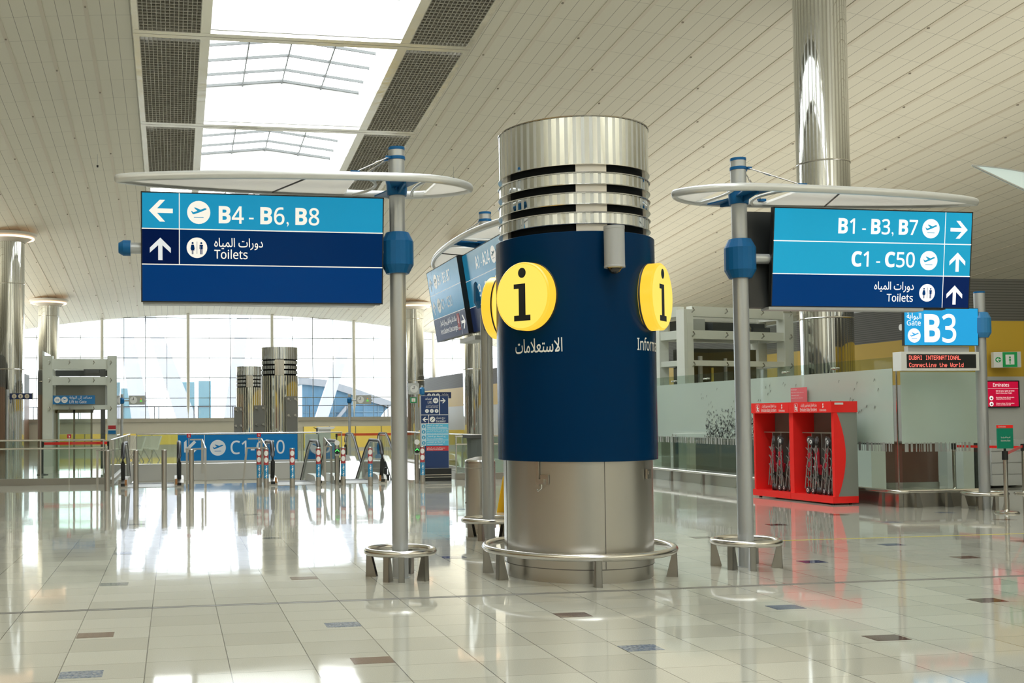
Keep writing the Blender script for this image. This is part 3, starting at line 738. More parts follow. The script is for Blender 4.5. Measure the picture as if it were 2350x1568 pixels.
bumper(LX, LY, .335, 'steel bumper ring around the left sign post beside the escalators', (-125, -100, -55, 60, 150), .272, .036)
# --- right post: B1 - B3, B7 / C1 - C50 / Toilets
RX, RY = 6.009, 10.889
t = sign_post('sign post with panel for gates B1-B3, B7, C1-C50 and toilets, right of the pillar', RX, RY)
canopy(t, 1, 2.88, .74); arm(t, 0, 2.6, False); back_panel(t, 1.27, 2.4, (1.22, 1.85))
p = panel(t, 7.531 - RX, -.09, PW, PH, 3.309, TL - .01)
def ux(px): return (px - 1771) / 461 * PW - PW / 2
def vz(py, r=(481, 707.5)): return PH / 2 - (py - r[0]) / (r[1] - r[0]) * PH
m = MB(); a, b_ = vz(557), vz(631.5); dv = ux(2167)
rect(m, -W2, a, W2, H2, 0); rect(m, -W2, b_, W2, a, 0); rect(m, -W2, -H2, dv, b_, 1); rect(m, dv, -H2, W2, b_, 2)
m.build('sign_face', [CYR, NAVR, mat('lit_corner_navy', (0, .01, .05), .18, em=(.002, .011, .075), es=.65, spec=.12)], p)
m = MB()
rect(m, -W2, a - .005, W2, a + .005, 0, -.002); rect(m, -W2, b_ - .005, W2, b_ + .005, 0, -.002); rect(m, dv - .004, -H2, dv + .004, H2, 0, -.002)
arrow(m, ux(2201), vz(523), .2, -pi / 2, 0, -.003); arrow(m, ux(2199), vz(597), .2, 0, 0, -.003); arrow(m, ux(2195), vz(674), .2, 0, 0, -.003)
plane_icon(m, ux(2133), vz(522), .106, 0, 2, -.003); plane_icon(m, ux(2131), vz(596), .106, 0, 2, -.003)
text(m, 'B1\u2009-\u2009B3,\u2009B7', ux(1918), vz(537), .16, 0, 'l', .022, ux(2102) - ux(1918), y=-.003)
text(m, 'C1\u2009-\u2009C50', ux(1951), vz(612), .16, 0, 'l', .022, ux(2098) - ux(1951), y=-.003)
toilet_icon(m, ux(2130), vz(671), .097, 0, 3, -.003)
text(m, 'Toilets', ux(2097), vz(692), .082, 0, 'r', .012, .32, y=-.003); text(m, arabic('دورات المياه'), ux(2098), vz(664.5), .09, 0, 'r', .0, .48, y=-.003, cap=.75)
m.build('lettering', [SIGNW2, SIGNG, CYR, NAV2], p)
bumper(RX, RY, .335, 'steel bumper ring around the right sign post nearest the red stroller rack', (-145, -108, -28, 45, 150), .272, .036)
# --- third post, seen side-on behind the pillar
TX3, TY3 = 4.147, 14.229
t = sign_post('side-on sign post with two angled panels, half hidden behind the information pillar', TX3, TY3, -pi / 2)
canopy(t, -1, 2.66, 2.0); arm(t, -2.2, 1.7, False)
m = MB(); m.box((-.5, -.02, 2.70), (.8, .22, .06)); m.build('bottom_tray', GREYB, t)
for cx, w, kind in ((-1.36, 1.84, 'A'), (.62, 2.2, 'B')):
    p = panel(t, cx, -.205 if kind == 'A' else -.13, w, PH + .02, 3.32, .15, th=.12 if kind == 'A' else .06)
    W2, H2 = w / 2 - .01, PH / 2; m = MB(); a, b_ = H2 - .365, H2 - .73
    rect(m, -W2, b_, W2, H2, 0); rect(m, -W2, -H2, W2, b_, 1); m.build('sign_face', [CYO, NAVO], p)
    m = MB()
    for z in (a, b_): rect(m, -W2, z - .004, W2, z + .004, 0, -.002)
    if kind == 'A':
        arrow(m, -W2 + .15, H2 - .19, .2, 0, 2, -.003); arrow(m, -W2 + .15, a - .19, .2, 0, 2, -.003)
        rect(m, -W2 + .3, b_, -W2 + .306, H2, 2, -.002); rect(m, W2 - .3, -H2, W2 - .294, b_, 0, -.002); arrow(m, W2 - .15, b_ - .17, .2, -pi / 2, 0, -.003)
        plane_icon(m, -W2 + .47, H2 - .185, .11, 0, 3, -.003); plane_icon(m, -W2 + .47, a - .185, .11, 2, 3, -.003)
        text(m, 'B1\u2009-\u2009B3,\u2009B7', -W2 + .62, H2 - .26, .15, 0, 'l', .02, .72, y=-.003); text(m, 'C1\u2009-\u2009C50', -W2 + .62, a - .26, .15, 2, 'l', .02, .62, y=-.003)
        text(m, 'First & Business Class Lounges', W2 - .5, -H2 + .09, .07, 0, 'r', .01, .98, y=-.003); text(m, arabic('صالات الدرجة الأولى ورجال الأعمال'), W2 - .5, -H2 + .22, .075, 0, 'r', 0, .95, y=-.003, cap=.75)
        rect(m, W2 - .47, -H2 + .07, W2 - .33, -H2 + .31, 4, -.003); poly(m, [(0, .5), (.12, .2), (.05, -.1), (.15, -.3), (-.1, -.2), (-.05, .1)], W2 - .4, -H2 + .21, .16, 0, y=-.005); text(m, 'Emirates', W2 - .4, -H2 + .09, .025, 0, 'c', .01, .11, y=-.005)
    else:
        text(m, 'A1\u2009-\u2009A24', -W2 + .62, H2 - .26, .16, 0, 'l', .015, .66, y=-.003); plane_icon(m, -W2 + 1.45, H2 - .185, .11, 0, 3, -.003)
        text(m, 'B9 - B32', -W2 + .46, a - .26, .16, 0, 'l', .015, .8, y=-.003); plane_icon(m, -W2 + 1.45, a - .185, .11, 0, 3, -.003)
        rect(m, W2 - .42, -H2, W2 - .414, H2, 0, -.002); arrow(m, W2 - .2, H2 - .19, .2, 0, 0, -.003); arrow(m, W2 - .2, a - .19, .2, 0, 0, -.003)
        ringf(m, -W2 + .65, b_ - .18, .1, .12, 4, y=-.003); disc(m, -W2 + .65, b_ - .18, .1, 0, y=-.003)
    m.build('lettering', [mat('dim_lit_letters', (.6, .6, .58), .4, em=(1, .98, .92), es=.33), NAV, mat('pale_letters', (.5, .53, .53), .4, em=(.9, .9, .85), es=.22), mat('tilted_icon', (.05, .2, .3), .4), mat('lounge_red', (.5, .02, .03), .4)], p)
bumper(TX3, TY3, .335, 'steel bumper ring just left of the pillar, in front of the litter bin', (-125, -60, 35, 120), .25, .036)
# --- gate B3 post
BX, BY = 13.572, 16.624
t = thing('gate_sign_post', 'gate B3 post with bright blue panel and red dot-matrix display', 'sign', (BX, BY, 0), 0)
m = MB(); m.lathe([(.088, 0), (.088, 3.70)], 28); m.build('pole', POLE, t)
m = MB(); m.lathe([(.09, 3.67), (.09, 3.70), (0, 3.702)], 28); m.build('cap_band', BLUEP, t)
BLUEL = mat('light_blue_paint', (.03, .22, .50), .35)
m = MB(); m.lathe([(.09, 2.91), (.125, 2.91), (.17, 2.99), (.17, 3.24), (.125, 3.34), (.09, 3.34)], 20, sm=False); m.build('collar', BLUEL, t)
m = MB(); m.cyl((0, 0, 3.08), (-1.5, 0, 3.08), .055, n=20); m.build('arm', WHITEP, t)
p = panel(t, 12.76 - BX, -.1, 1.40, .64, 3.085, .02, frame=.008)
m = MB(); rect(m, -.692, -.312, .692, .312, 0); m.build('sign_face', mat('lit_gate_cyan', (.02, .2, .4), .25, em=(.018, .36, .74), es=.54, spec=.15), p)
m = MB(); text(m, 'B3', -.325, -.255, .46, 0, 'l', .028, .60, y=-.003); text(m, 'Gate', -.65, .02, .085, 0, 'l', .01, .26, y=-.003); text(m, arabic('البوابة'), -.38, .135, .1, 0, 'r', 0, .27, y=-.003, cap=.75); plane_icon(m, -.515, -.15, .12, 0, 1, -.003)
m.build('lettering', [SIGNW2, mat('gate_icon', (.02, .2, .4), .4, em=(.03, .33, .68), es=.7)], p)
m = MB(); m.box((12.75 - BX, .02, 2.71), (1.15, .1, .1)); m.build('sign_bracket', LGREY, t)
m = MB(); m.box((12.70 - BX, -.02, 2.503), (1.46, .22, .315)); disp = m.build('display_case', WHITEP, t)
m = MB(); m.box((12.72 - BX, -.131, 2.503), (1.30, .006, .235)); m.build('display_screen', BLACK, disp)
F57 = {'D': (30, 17, 17, 17, 17, 17, 30), 'U': (17, 17, 17, 17, 17, 17, 14), 'B': (30, 17, 17, 30, 17, 17, 30), 'A': (14, 17, 17, 31, 17, 17, 17), 'I': (14, 4, 4, 4, 4, 4, 14), 'N': (17, 25, 25, 21, 19, 19, 17), 'T': (31, 4, 4, 4, 4, 4, 4), 'E': (31, 16, 16, 30, 16, 16, 31), 'R': (30, 17, 17, 30, 20, 18, 17), 'O': (14, 17, 17, 17, 17, 17, 14), 'L': (16, 16, 16, 16, 16, 16, 31), 'C': (14, 17, 16, 16, 16, 17, 14), 'o': (0, 0, 14, 17, 17, 17, 14), 'n': (0, 0, 22, 25, 17, 17, 17), 'e': (0, 0, 14, 17, 31, 16, 14), 'c': (0, 0, 14, 16, 16, 17, 14), 't': (8, 8, 28, 8, 8, 9, 6), 'i': (4, 0, 12, 4, 4, 4, 14), 'g': (0, 0, 15, 17, 15, 1, 14), 'h': (16, 16, 22, 25, 17, 17, 17), 'W': (17, 17, 17, 21, 21, 21, 10), 'r': (0, 0, 22, 25, 16, 16, 16), 'l': (12, 4, 4, 4, 4, 4, 14), 'd': (1, 1, 13, 19, 17, 17, 15), ' ': (0,) * 7}
m = MB(); px = .0088
for s_, z0 in (('DUBAI INTERNATIONAL', 2.595), ('Connecting the World', 2.473)):
    x = 12.72 - BX - .61
    for ch in s_:
        for r, bits in enumerate(F57[ch]):
            for c in range(5):
                if bits >> (4 - c) & 1: rect(m, x + c * px, z0 - (r + 1) * px * 1.15 + .002, x + c * px + px * .86, z0 - r * px * 1.15, 0, -.136)
        x += px * 6 - .0015
m.build('display_text', LEDR, disp)
bumper(BX, BY, .335, 'steel bumper ring around the foot of the gate B3 post', (-140, -100, -40, 60, 150), .262, .036)

# ================================================================ stroller rack
# local frame: x along the front (0 = near corner, to the left in the photo = away), y = depth into the rack, z up
ang = atan2(20.3 - 17.94, 11.507 - 11.706)       # direction near corner -> far corner
rk = thing('stroller_rack', 'red stand with two bays of folded baby strollers in front of the frosted glass', 'stand', (11.66, 17.98, 0), 0)
RL, RD, RH = 2.40, .50, 1.86
fx = Vector((cos(ang), sin(ang), 0)); fy = Vector((fx.y, -fx.x, 0))
RM = Matrix(((fx.x, fy.x, 0, 11.66), (fx.y, fy.y, 0, 17.98), (0, 0, 1, 0), (0, 0, 0, 1)))
rk.matrix_world = RM
def rb(mb, x0, x1, y0, y1, z0, z1, mi=0): mb.box(((x0 + x1) / 2, (y0 + y1) / 2, (z0 + z1) / 2), (x1 - x0, y1 - y0, z1 - z0), mi)
m = MB(); rb(m, 0, RL / 2 - .005, -.04, RD, .03, .15); rb(m, RL / 2 + .005, RL, -.04, RD, .03, .15); m.build('plinth', RED, rk)
m = MB()
for x in (.12, RL - .12):
    for y in (.05, RD - .08): m.cyl((x, y, 0), (x, y, .04), .03, n=10)
m.build('foot', BLACK, rk)
m = MB(); rb(m, -.02, RL / 2 - .003, -.05, RD, 1.66, RH); rb(m, RL / 2 + .003, RL + .02, -.05, RD, 1.66, RH)
hd = m.build('header', RED, rk)
m = MB(); rb(m, -.026, -.02, .02, .2, RH - .06, RH - .025); m.build('label_strip', WHITEP, hd)
for x0 in (.06, RL / 2 + .06):   # text reads along -x in the local frame
    m = MB(); mp = lambda u, v, x0=x0: (x0 + 1.02 - u, -.054, v)
    text(m, 'Emirates Baby Strollers', .23, 1.685, .062, 0, 'l', .006, .48, mp=mp)
    text(m, arabic('عربات الأطفال الخاصة بطيران الإمارات'), .71, 1.775, .055, 0, 'r', 0, .46, mp=mp, cap=.75)
    text(m, 'Emirates', .79, 1.685, .04, 0, 'l', .012, .18, mp=mp)
    for P in ([(.0, .5), (.18, .3), (.05, .05), (.2, -.2), (0, -.5), (-.2, -.3), (-.02, -.05), (-.16, .2)],): poly(m, P, .88, 1.785, .095, 0, mp)
    q = [(.06, 1.685), (.16, 1.685), (.16, 1.83), (.06, 1.83)]; q2 = [(.066, 1.691), (.154, 1.691), (.154, 1.824), (.066, 1.824)]
    m.add([mp(*p) for p in q + q2], [(0, 1, 5, 4), (1, 2, 6, 5), (2, 3, 7, 6), (3, 0, 4, 7)])
    disc(m, .1, 1.80, .014, 0, 12, mp); poly(m, [(-.5, .4), (.1, .5), (.5, .1), (.2, -.1), (.35, -.5), (-.3, -.4), (-.1, 0)], .108, 1.745, .075, 0, mp); disc(m, .135, 1.712, .012, 0, 12, mp)
    m.build('lettering', WHITEL, hd)
m = MB(); rb(m, RL - .05, RL, .0, RD, .15, 1.66); m.build('side_panel', RED, rk)
m = MB(); rb(m, RL / 2 - .06, RL / 2 + .06, 0, RD, .15, 1.66); m.build('divider_post', RED, rk)
SGREY = mat('taupe_panel', (.17, .16, .14), .35)
m = MB(); rb(m, .0, .04, .03, RD, .15, 1.66); m.build('end_panel', mat('grey_green_laminate', (.24, .255, .225), .35), rk)
m = MB(); m.prism([(.0, .15), (.07, .15)] + [(.07 + .17 * sin(pi * (k / 14)) ** .9, .15 + 1.51 * k / 14) for k in range(1, 14)] + [(.07, 1.66), (.0, 1.66)], -.012, .05, 'x'); m.build('curved_fin', RED, rk)
m = MB(); rb(m, .04, RL - .05, RD - .04, RD, .15, 1.66); m.build('back_panel', SGREY, rk)
m = MB()
for x0, x1 in ((.05, .45), (RL / 2 + .06, RL / 2 + .5)): rb(m, x0, x1, RD - .05, RD - .041, 1.3, 1.65)
m.build('red_infill', REDD, rk)
m = MB()
for bay in (0, RL / 2):
    rb(m, bay + .06, bay + RL / 2 - .06, .2, .215, 1.275, 1.295)
    for k in range(1, 4): x = bay + .06 + .27 * k; rb(m, x - .007, x + .007, .2, RD - .05, .15, 1.28)
m.build('slot_divider', mat('slot_metal', (.38, .36, .33), .35, .6), rk)
TYRE = mat('stroller_tyre', (.05, .052, .052), .6); HUB = mat('stroller_hub', (.75, .75, .73), .4); FRAME = mat('stroller_frame', (.42, .43, .43), .3, .8); SEAT = mat('stroller_fabric', (.42, .01, .025), .8)
def wheel(mb, c, r, w, ax):
    a = Vector(ax).normalized(); c = Vector(c); mb.cyl(c - a * w / 2, c + a * w / 2, r, n=18); mb.cyl(c - a * (w / 2 + .003), c + a * (w / 2 + .003), r * .55, n=14, mi=1); mb.cyl(c - a * (w / 2 + .005), c + a * (w / 2 + .005), r * .22, n=10, mi=0)
def stroller():
    s = thing('folded_stroller')
    m = MB()
    for dx in (-.045, .045):
        m.tube([(dx, .0, .07), (dx * .8, .02, .45), (dx * .6, .03, .8), (dx, .0, 1.0)], .011, 8); m.tube([(dx * 1.3, .08, .1), (dx, .05, .5), (dx * .5, .0, .85)], .009, 8)
    for z in (.2, .38, .55, .72): m.bar((-.05, .02, z), (.05, .07, z + .14), .012, .012); m.bar((.05, .02, z), (-.05, .07, z + .14), .012, .012)
    m.build('frame', FRAME, s)
    m = MB(); m.lathe([(.02, .42), (.05, .5), (.042, .62), (.048, .74), (.02, .86)], 9); m.prism([(-.05, .4), (.02, .36), (.06, .52), (-.02, .56)], -.06, -.02, 'y'); m.build('seat_fabric', SEAT, s)
    for c in ((-.055, -.01, .065), (.055, -.01, .065)): m = MB(); wheel(m, c, .065, .035, (.45, -1, 0)); m.build('wheel', [TYRE, HUB], s)
    for c in ((-.035, -.02, 1.0), (.04, .02, .97)): m = MB(); wheel(m, c, .07, .04, (.4, -1, 0)); m.build('wheel', [TYRE, HUB], s)
    for dx in (-.045, .05): m = MB(); m.tube([(dx, .02, .34), (dx, -.01, .28), (dx * 1.2, -.04, .25)], .014, 8); m.build('handle', BLACK, s)
    return s
st0 = stroller(); index_kids()
ORD = ('first', 'second', 'third', 'fourth')
slots = [(RL - .06 - .38, 'left', 0), (RL - .06 - .64, 'left', 1), (RL - .06 - .92, 'left', 2), (RL / 2 - .06 - .30, 'right', 0), (RL / 2 - .06 - .53, 'right', 1), (RL / 2 - .06 - .75, 'right', 2), (RL / 2 - .06 - .97, 'right', 3)]
for i, (x, bay, n) in enumerate(slots):
    s = st0 if i == 0 else copy_tree(st0)
    s.matrix_world = RM @ Matrix.Translation((x, .13, .15)) @ Matrix.Rotation(pi + (.25, -.2, .1, -.3, .35, -.1, .2)[i], 4, 'Z') @ Matrix.Rotation((.03, -.02, .04, .02, -.04, .06, .05)[i], 4, 'Y')
    tag(s, f'folded red-seated stroller, {ORD[n]} from left in the {bay} bay of the stand', 'stroller', 'folded strollers in the red stand')

# notice stuck on the glass above the stand
m = MB(); m.box((0, 0, 0), (.006, .58, .30))
nt = tag(m.build('glass_notice', mat('pink_notice', (.72, .13, .15), .4), None, (12.36, 20.2, 2.02)), 'translucent red notice with white lines of text on the glass above the stand', 'notice')
m = MB()
mp = lambda u, v: (-.006, -u, v)
for k, (w, h, s_) in enumerate(((.2, .022, 'Notice'), (.45, .016, 'Please return strollers after use'), (.28, .016, 'to the nearest stand'), (.42, .016, 'Thank you for your cooperation'))): text(m, s_, -.27, .1 - .055 * k, h, 0, 'l', .01, w, mp=mp)
m.build('lettering', WHITEL, nt)

# ================================================================ gate lounge glass
def glass_run(name, p, q, label, h0=.3, hf0=1.1, hf1=2.42, h1=2.62, panes=4, barcode=True, rail=.28, side=1):
    p, q = Vector((*p, 0)), Vector((*q, 0)); d = (q - p); Ln = d.length; u = d.normalized(); n = Vector((u.y, -u.x, 0)) * side
    t = thing(name, label, 'glass partition', tuple(p), atan2(u.y, u.x)); s = side
    m = MB()
    for k in range(panes):
        a, b_ = Ln * k / panes + .01, Ln * (k + 1) / panes - .01; m.box(((a + b_) / 2, 0, (h0 + h1) / 2), (b_ - a, .014, h1 - h0))
    m.build('pane', GLASSG, t)
    m = MB(); m.box((Ln / 2, -.012 * s, (hf0 + hf1) / 2), (Ln, .004, hf1 - hf0)); m.build('frosted_film', FROST, t)
    if barcode:
        m = MB(); x = .05
        while x < Ln - .1:
            w = random.choice((.012, .012, .02, .04, .07)); m.box((x + w / 2, -.016 * s, hf0 - .06), (w, .003, .16)); x += w + random.choice((.03, .045, .06))
        m.build('bar_pattern', mat('bar_film', (.33, .34, .32), .5), t)
    m = MB(); nk = max(2, int(Ln / 1.5))
    m.box((Ln / 2, .03 * s, .12), (Ln, .10, .24))
    m.build('kerb', STEEL, t)
    m = MB(); m.cyl((0, -.16 * s, rail), (Ln, -.16 * s, rail), .034, n=14)
    m.build('rail', RAIL, t)
    for k in range(nk + 1):
        x = .15 + (Ln - .3) * k / nk; m = MB(); m.prism([(x - .02, 0), (x + .1, 0), (x + .04, rail - .02), (x - .02, rail - .02)], -.18 * s, -.12 * s, 'y'); m.build('bracket', DSTEEL, t)
    m = MB()
    for k in range(1, panes):
        for z in (h1 - .12, 1.15):
            for e in (-.08, .08): m.cyl((Ln * k / panes + e, -.03 * s, z), (Ln * k / panes + e, .03 * s, z), .022, n=10)
            m.box((Ln * k / panes, .03 * s, z), (.2, .03, .04))
    m.build('spider_fitting', RAIL, t)
    return t
glass_run('glass_screen', (12.42, 17.35), (12.42, 27.6), 'long frosted glass screen with steel kerb and rail, behind the red stroller stand', panes=6, side=-1)
glass_run('glass_screen', (12.49, 17.26), (13.98, 17.26), 'short glass screen with bar pattern and steel kerb, left of the gate B3 post', panes=1, hf1=2.35, side=1)
t = thing('corner_post', 'slim steel corner post joining the two glass screens of the gate', 'post', (12.42, 17.26, 0))
m = MB(); m.box((0, 0, .15), (.09, .09, .3)); m.box((0, 0, 1.45), (.02, .02, 2.34)); m.build('post', RAIL, t)
m = MB(); m.tube([(-.16, .085, .28), (-.16, -.05, .28), (-.13, -.13, .28), (-.05, -.16, .28), (.065, -.16, .28)], .034, 12); m.build('rail_elbow', RAIL, t)
# abstract grey print on the film
m = MB()
for k in range(46):
    y, z = random.uniform(17.3, 24.5), random.uniform(1.6, 2.3); m.add([(12.398, y, z), (12.398, y + .02, z + .01), (12.398, y + .05, z - .04 - .03 * random.random()), (12.398, y + .04, z - .05)], [(0, 1, 2, 3)])
tag(m.build('bird_print', mat('film_print', (.16, .17, .15), .6)), 'scattered small dark bird-like print on the frosted glass', 'glass print', kind='stuff')
m = MB()
for k in range(900):
    y, z = random.uniform(21.4, 24.2), 1.12 + abs(random.gauss(0, .3))
    if z < 1.85: r = random.uniform(.008, .022); m.add([(12.398, y - r, z - r), (12.398, y + r, z - r), (12.398, y + r, z + r), (12.398, y - r, z + r)], [(0, 1, 2, 3)])
tag(m.build('speckle_print', mat('film_speckle', (.15, .17, .16), .6)), 'speckled dark crowd print on the frosted glass left of the right sign post', 'glass print', kind='stuff')

# ================================================================ lifts: white steel frame, glass skin
WHST = mat('lift_white', (.86, .86, .80), .45)
def lift(name, label, corner, a1, W, Dp, H, beams, cab=True):
    t = thing(name, label, 'lift', corner, a1)
    m = MB(); pw = .3
    for x in (pw / 2, W - pw / 2):
        for y in (pw / 2 + .12, Dp - pw / 2): m = MB(); m.box((x, y, (H - .15) / 2), (pw, pw, H - .15)); m.build('post', WHST, t)
    for z0, z1 in beams:
        m = MB()
        for y in (pw / 2 + .12, Dp - pw / 2): m.box((W / 2, y, (z0 + z1) / 2), (W - .6, .22, z1 - z0))
        for x in (pw / 2, W - pw / 2): m.box((x, Dp / 2 + .06, (z0 + z1) / 2), (.22, Dp - .72, z1 - z0))
        m.build('beam', WHST, t)
    m = MB(); m.box((W / 2, 0, H / 2 + .1), (W, .014, H - .2)); m.box((-.0, Dp / 2, H / 2 + .1), (.014, Dp, H - .2)); m.box((W, Dp / 2, H / 2 + .1), (.014, Dp, H - .2)); m.build('glass_skin', GLASSL, t)
    m = MB()
    for z0, z1 in beams:
        for x in (.2, W * .35, W * .68, W - .2): m.tube([(x, .02, z1 - .05), (x + .04, -.0, z1 - .12), (x, .06, z1 - .18)], .018, 6)
    m.build('glass_fixing', RAIL, t)
    return t
lr = lift('lift_shaft', 'large white-framed glass lift shaft behind the right sign post and frosted glass', (12.92, 26.12, 0), radians(14), 3.7, 1.4, 4.52, ((4.20, 4.46), (3.62, 3.84), (2.92, 3.06)))
m = MB(); m.box((1.85, .95, 3.98), (3.0, .3, .3)); m.box((.75, .75, 4.0), (.7, .3, .36), 1); m.box((1.6, .7, 3.95), (.5, .25, .3)); m.tube([(2.45 + .22 * cos(k), .6, 3.95 + .14 * sin(k)) for k in [j * .5 for j in range(24)]], .012, 6, mi=2); m.box((3.0, .7, 3.92), (.6, .3, .16)); m.build('machine_gear', [DGREY, LGREY, mat('cable_tan', (.35, .3, .2), .6)], lr)
m = MB(); m.box((1.7, .92, 2.45), (2.3, .6, 1.9)); m.box((.9, .58, 2.35), (.1, .06, 1.7), 1); m.box((1.75, .58, 2.25), (.06, .06, 1.8), 1); m.box((1.3, .58, 2.15), (.05, .04, 1.5), 2); m.box((2.3, .58, 2.3), (.05, .04, 1.6), 1); m.build('lift_car', [mat('lift_car_dark', (.045, .05, .04), .25), LGREY, YELP], lr)
m = MB(); m.box((1.85, .95, .75), (3.0, .2, 1.5)); m.build('pit_wall', mat('pit_grey', (.22, .23, .21), .5), lr)
ll = lift('lift_shaft', 'white-framed glass lift with blue Lift to Gate sign on the far left', (-4.1, 36.0, 0), 0, 2.30, 2.3, 3.87, ((3.30, 3.62), (2.78, 3.05), (2.0, 2.14)))
m = MB(); m.box((1.15, 1.2, 3.2), (1.7, .4, .18)); m.box((1.45, 1.1, 3.35), (.5, .4, .3)); m.box((1.8, 1.1, 3.3), (.15, .4, .6)); m.build('machine_gear', DGREY, ll)
m = MB(); m.box((1.15, 1.0, 2.45), (1.55, 1.3, .66)); m.build('lift_car', mat('lift_car_taupe', (.23, .22, .19), .4), ll)
m = MB()
for x in (.42, .96, 1.5): m.box((x, .25, 1.0), (.06, .06, 2.0))
m.box((.96, .25, 1.95), (1.2, .06, .12)); m.build('door_frame', mat('door_brown', (.22, .19, .12), .4), ll)
m = MB(); m.box((.69, .26, 1.0), (.5, .02, 1.9)); m.box((1.23, .26, 1.0), (.5, .02, 1.9)); m.build('door', GLASSG, ll)
m = MB(); m.box((1.86, .25, 1.05), (.14, .14, 1.9)); m.build('guide_rail', DGREY, ll)
m = MB(); m.box((2.15, .10, 1.42), (.24, .01, .12)); m.box((2.15, .10, 1.26), (.24, .01, .12), 1); m.box((2.15, .1, 1.34), (.24, .011, .04), 2); m.build('safety_notice', [mat('notice_red', (.6, .03, .04), .4), BANB, WHITEL], ll)
m = MB(); m.box((.98, -.06, 2.305), (1.30, .05, .28)); sg = m.build('lift_sign', mat('lift_sign_blue', (.01, .17, .42), .35), ll)
m = MB(); y = -.09
text(m, 'Lift to Gate', .84, 2.2, .085, 0, 'l', .008, .53, y=y); text(m, arabic('مصاعد إلى البوابة'), 1.54, 2.345, .085, 0, 'r', 0, .7, y=y, cap=.75)
plane_icon(m, .69, 2.305, .1, 0, 1, y); disc(m, .47, 2.305, .1, 0, y=y)
for dx in (-.035, 0, .035): poly(m, MAN, .47 + dx, 2.305, .06, 1, y=y - .003)
m.build('lettering', [WHITEL, BANB], sg)

# ================================================================ inside the gate lounge, right
def counter(name, label, x, y, w, d, h, mats, group=None, rz=0, kind='counter'):
    t = thing(name, label, kind, (x, y, 0), rz, group)
    m = MB(); m.box((0, 0, h / 2), (w, d, h)); m.build('body', mats[0], t)
    m = MB(); m.box((0, 0, h + .02), (w + .06, d + .06, .04)); m.build('top', mats[1], t)
    return t
t = counter('gate_counter', 'brown granite-fronted gate counter behind the glass corner', 15.75, 22.2, 1.9, .7, .98, (GRAN, RAIL), kind='counter')
m = MB(); m.box((0, -.36, .06), (1.9, .03, .12)); m.build('kick_plate', STEEL, t)
for x, y, w, h, lb in ((14.75, 21.4, .34, .98, 'pale grey boarding-pass pedestal just right of the red stroller stand'), (16.9, 21.4, .26, 1.0, 'slim pale grey pedestal behind the glass left of the gate B3 post')):
    t = thing('pedestal', lb, 'pedestal', (x, y, 0)); m = MB(); m.box((0, 0, h / 2), (w, .5, h)); m.build('body', WHITEP, t); m = MB(); m.box((0, .0, h + .04), (w * .8, .36, .08)); m.box((0, .1, h + .11), (w * .6, .05, .1)); m.build('reader', DGREY, t)
t = thing('wall_screen', 'red airline information screen set in the grey gate panel at the right picture edge', 'screen', (18.05, 21.56, 0))
m = MB(); m.box((0, .0, 2.05), (.95, .05, .60)); m.build('case', BLACK, t)
m = MB(); rect(m, -.44, 1.775, .44, 2.325, 0, -.027); m.build('display', mat('screen_red', (.2, 0, .02), .3, em=(.48, .005, .035), es=.65), t)
m = MB(); text(m, 'Emirates', -.19, 2.215, .075, 0, 'l', .012, .40, y=-.03); text(m, 'Get to your gate on time', -.12, 2.105, .032, 0, 'l', .012, .46, y=-.03); text(m, 'Don’t miss your flight', -.12, 2.06, .022, 0, 'l', .006, .4, y=-.03)
for k, (a, b2) in enumerate((('Boarding closes 20 minutes', 'departure time'), ('Gates close 10 minutes', 'If you are late, we will'))):
    text(m, a, -.12, 1.965 - .13 * k, .022, 0, 'l', .006, .45, y=-.03); text(m, b2, -.12, 1.93 - .13 * k, .022, 0, 'l', .006, .36, y=-.03); disc(m, -.24, 1.96 - .13 * k, .05, 0, y=-.03); disc(m, -.24, 1.955 - .13 * k, .022, 1, y=-.032)
rect(m, -.44, 2.17, .44, 2.175, 0, -.029); m.build('lettering', [SIGNW2, mat('screen_icon', (.3, .1, .15), .4)], t)
t = thing('desk_cabinet', 'grey drawer cabinet built under the red screen', 'cabinet', (17.95, 21.3, 0))
m = MB(); m.box((0, .1, .55), (.95, .4, .98)); m.build('body', LGREY, t)
for k in range(4):
    m = MB(); m.box((0, -.11, .17 + .25 * k), (.93, .02, .23)); dr = m.build('drawer', LGREY, t)
t = counter('side_counter', 'grey counter cut off by the right picture edge', 18.4, 19.2, .6, .8, 1.0, (GREYB, LGREY))
t = thing('exit_sign', 'green and white running-man exit sign mounted near the yellow wall', 'sign', (18.05, 21.35, 2.80), -.3)
m = MB(); m.box((0, 0, 0), (.56, .14, .34)); m.build('case', WHITEP, t)
m = MB(); rect(m, -.1, -.165, .275, .165, 0, -.072); rect(m, -.04, -.11, .14, .11, 1, -.074); disc(m, -.19, 0, .06, 0, y=-.074); arrow(m, -.19, 0, .09, pi / 2, 1, -.076)
poly(m, MAN, .05, -.02, .12, 0, y=-.076); disc(m, .05, .05, .02, 0, 12, y=-.076); rect(m, .2, -.165, .275, .165, 2, -.076); m.build('sign_face', [mat('exit_green', (.0, .25, .06), .4, em=(0, .3, .06), es=.12), WHITEL, LGREY], t)
m = MB(); m.box((0, .15, 0), (.2, .18, .1)); m.build('bracket', DGREY, t)
def stanchion(name, label, x, y, h=.95, group=None):
    t = thing(name, label, 'barrier post', (x, y, 0), 0, group)
    m = MB(); m.lathe([(0, 0), (.19, 0), (.19, .012), (.17, .03), (.04, .04), (.034, .06), (.034, h - .12)], 28); m.build('post', RAIL, t)
    m = MB(); m.lathe([(.045, h - .14), (.045, h), (0, h + .004)], 20); m.build('belt_head', BLACK, t)
    return t
t = stanchion('belt_stanchion', 'chrome belt stanchion with a green boarding notice on top, right edge', 13.33, 15.85, 1.0)
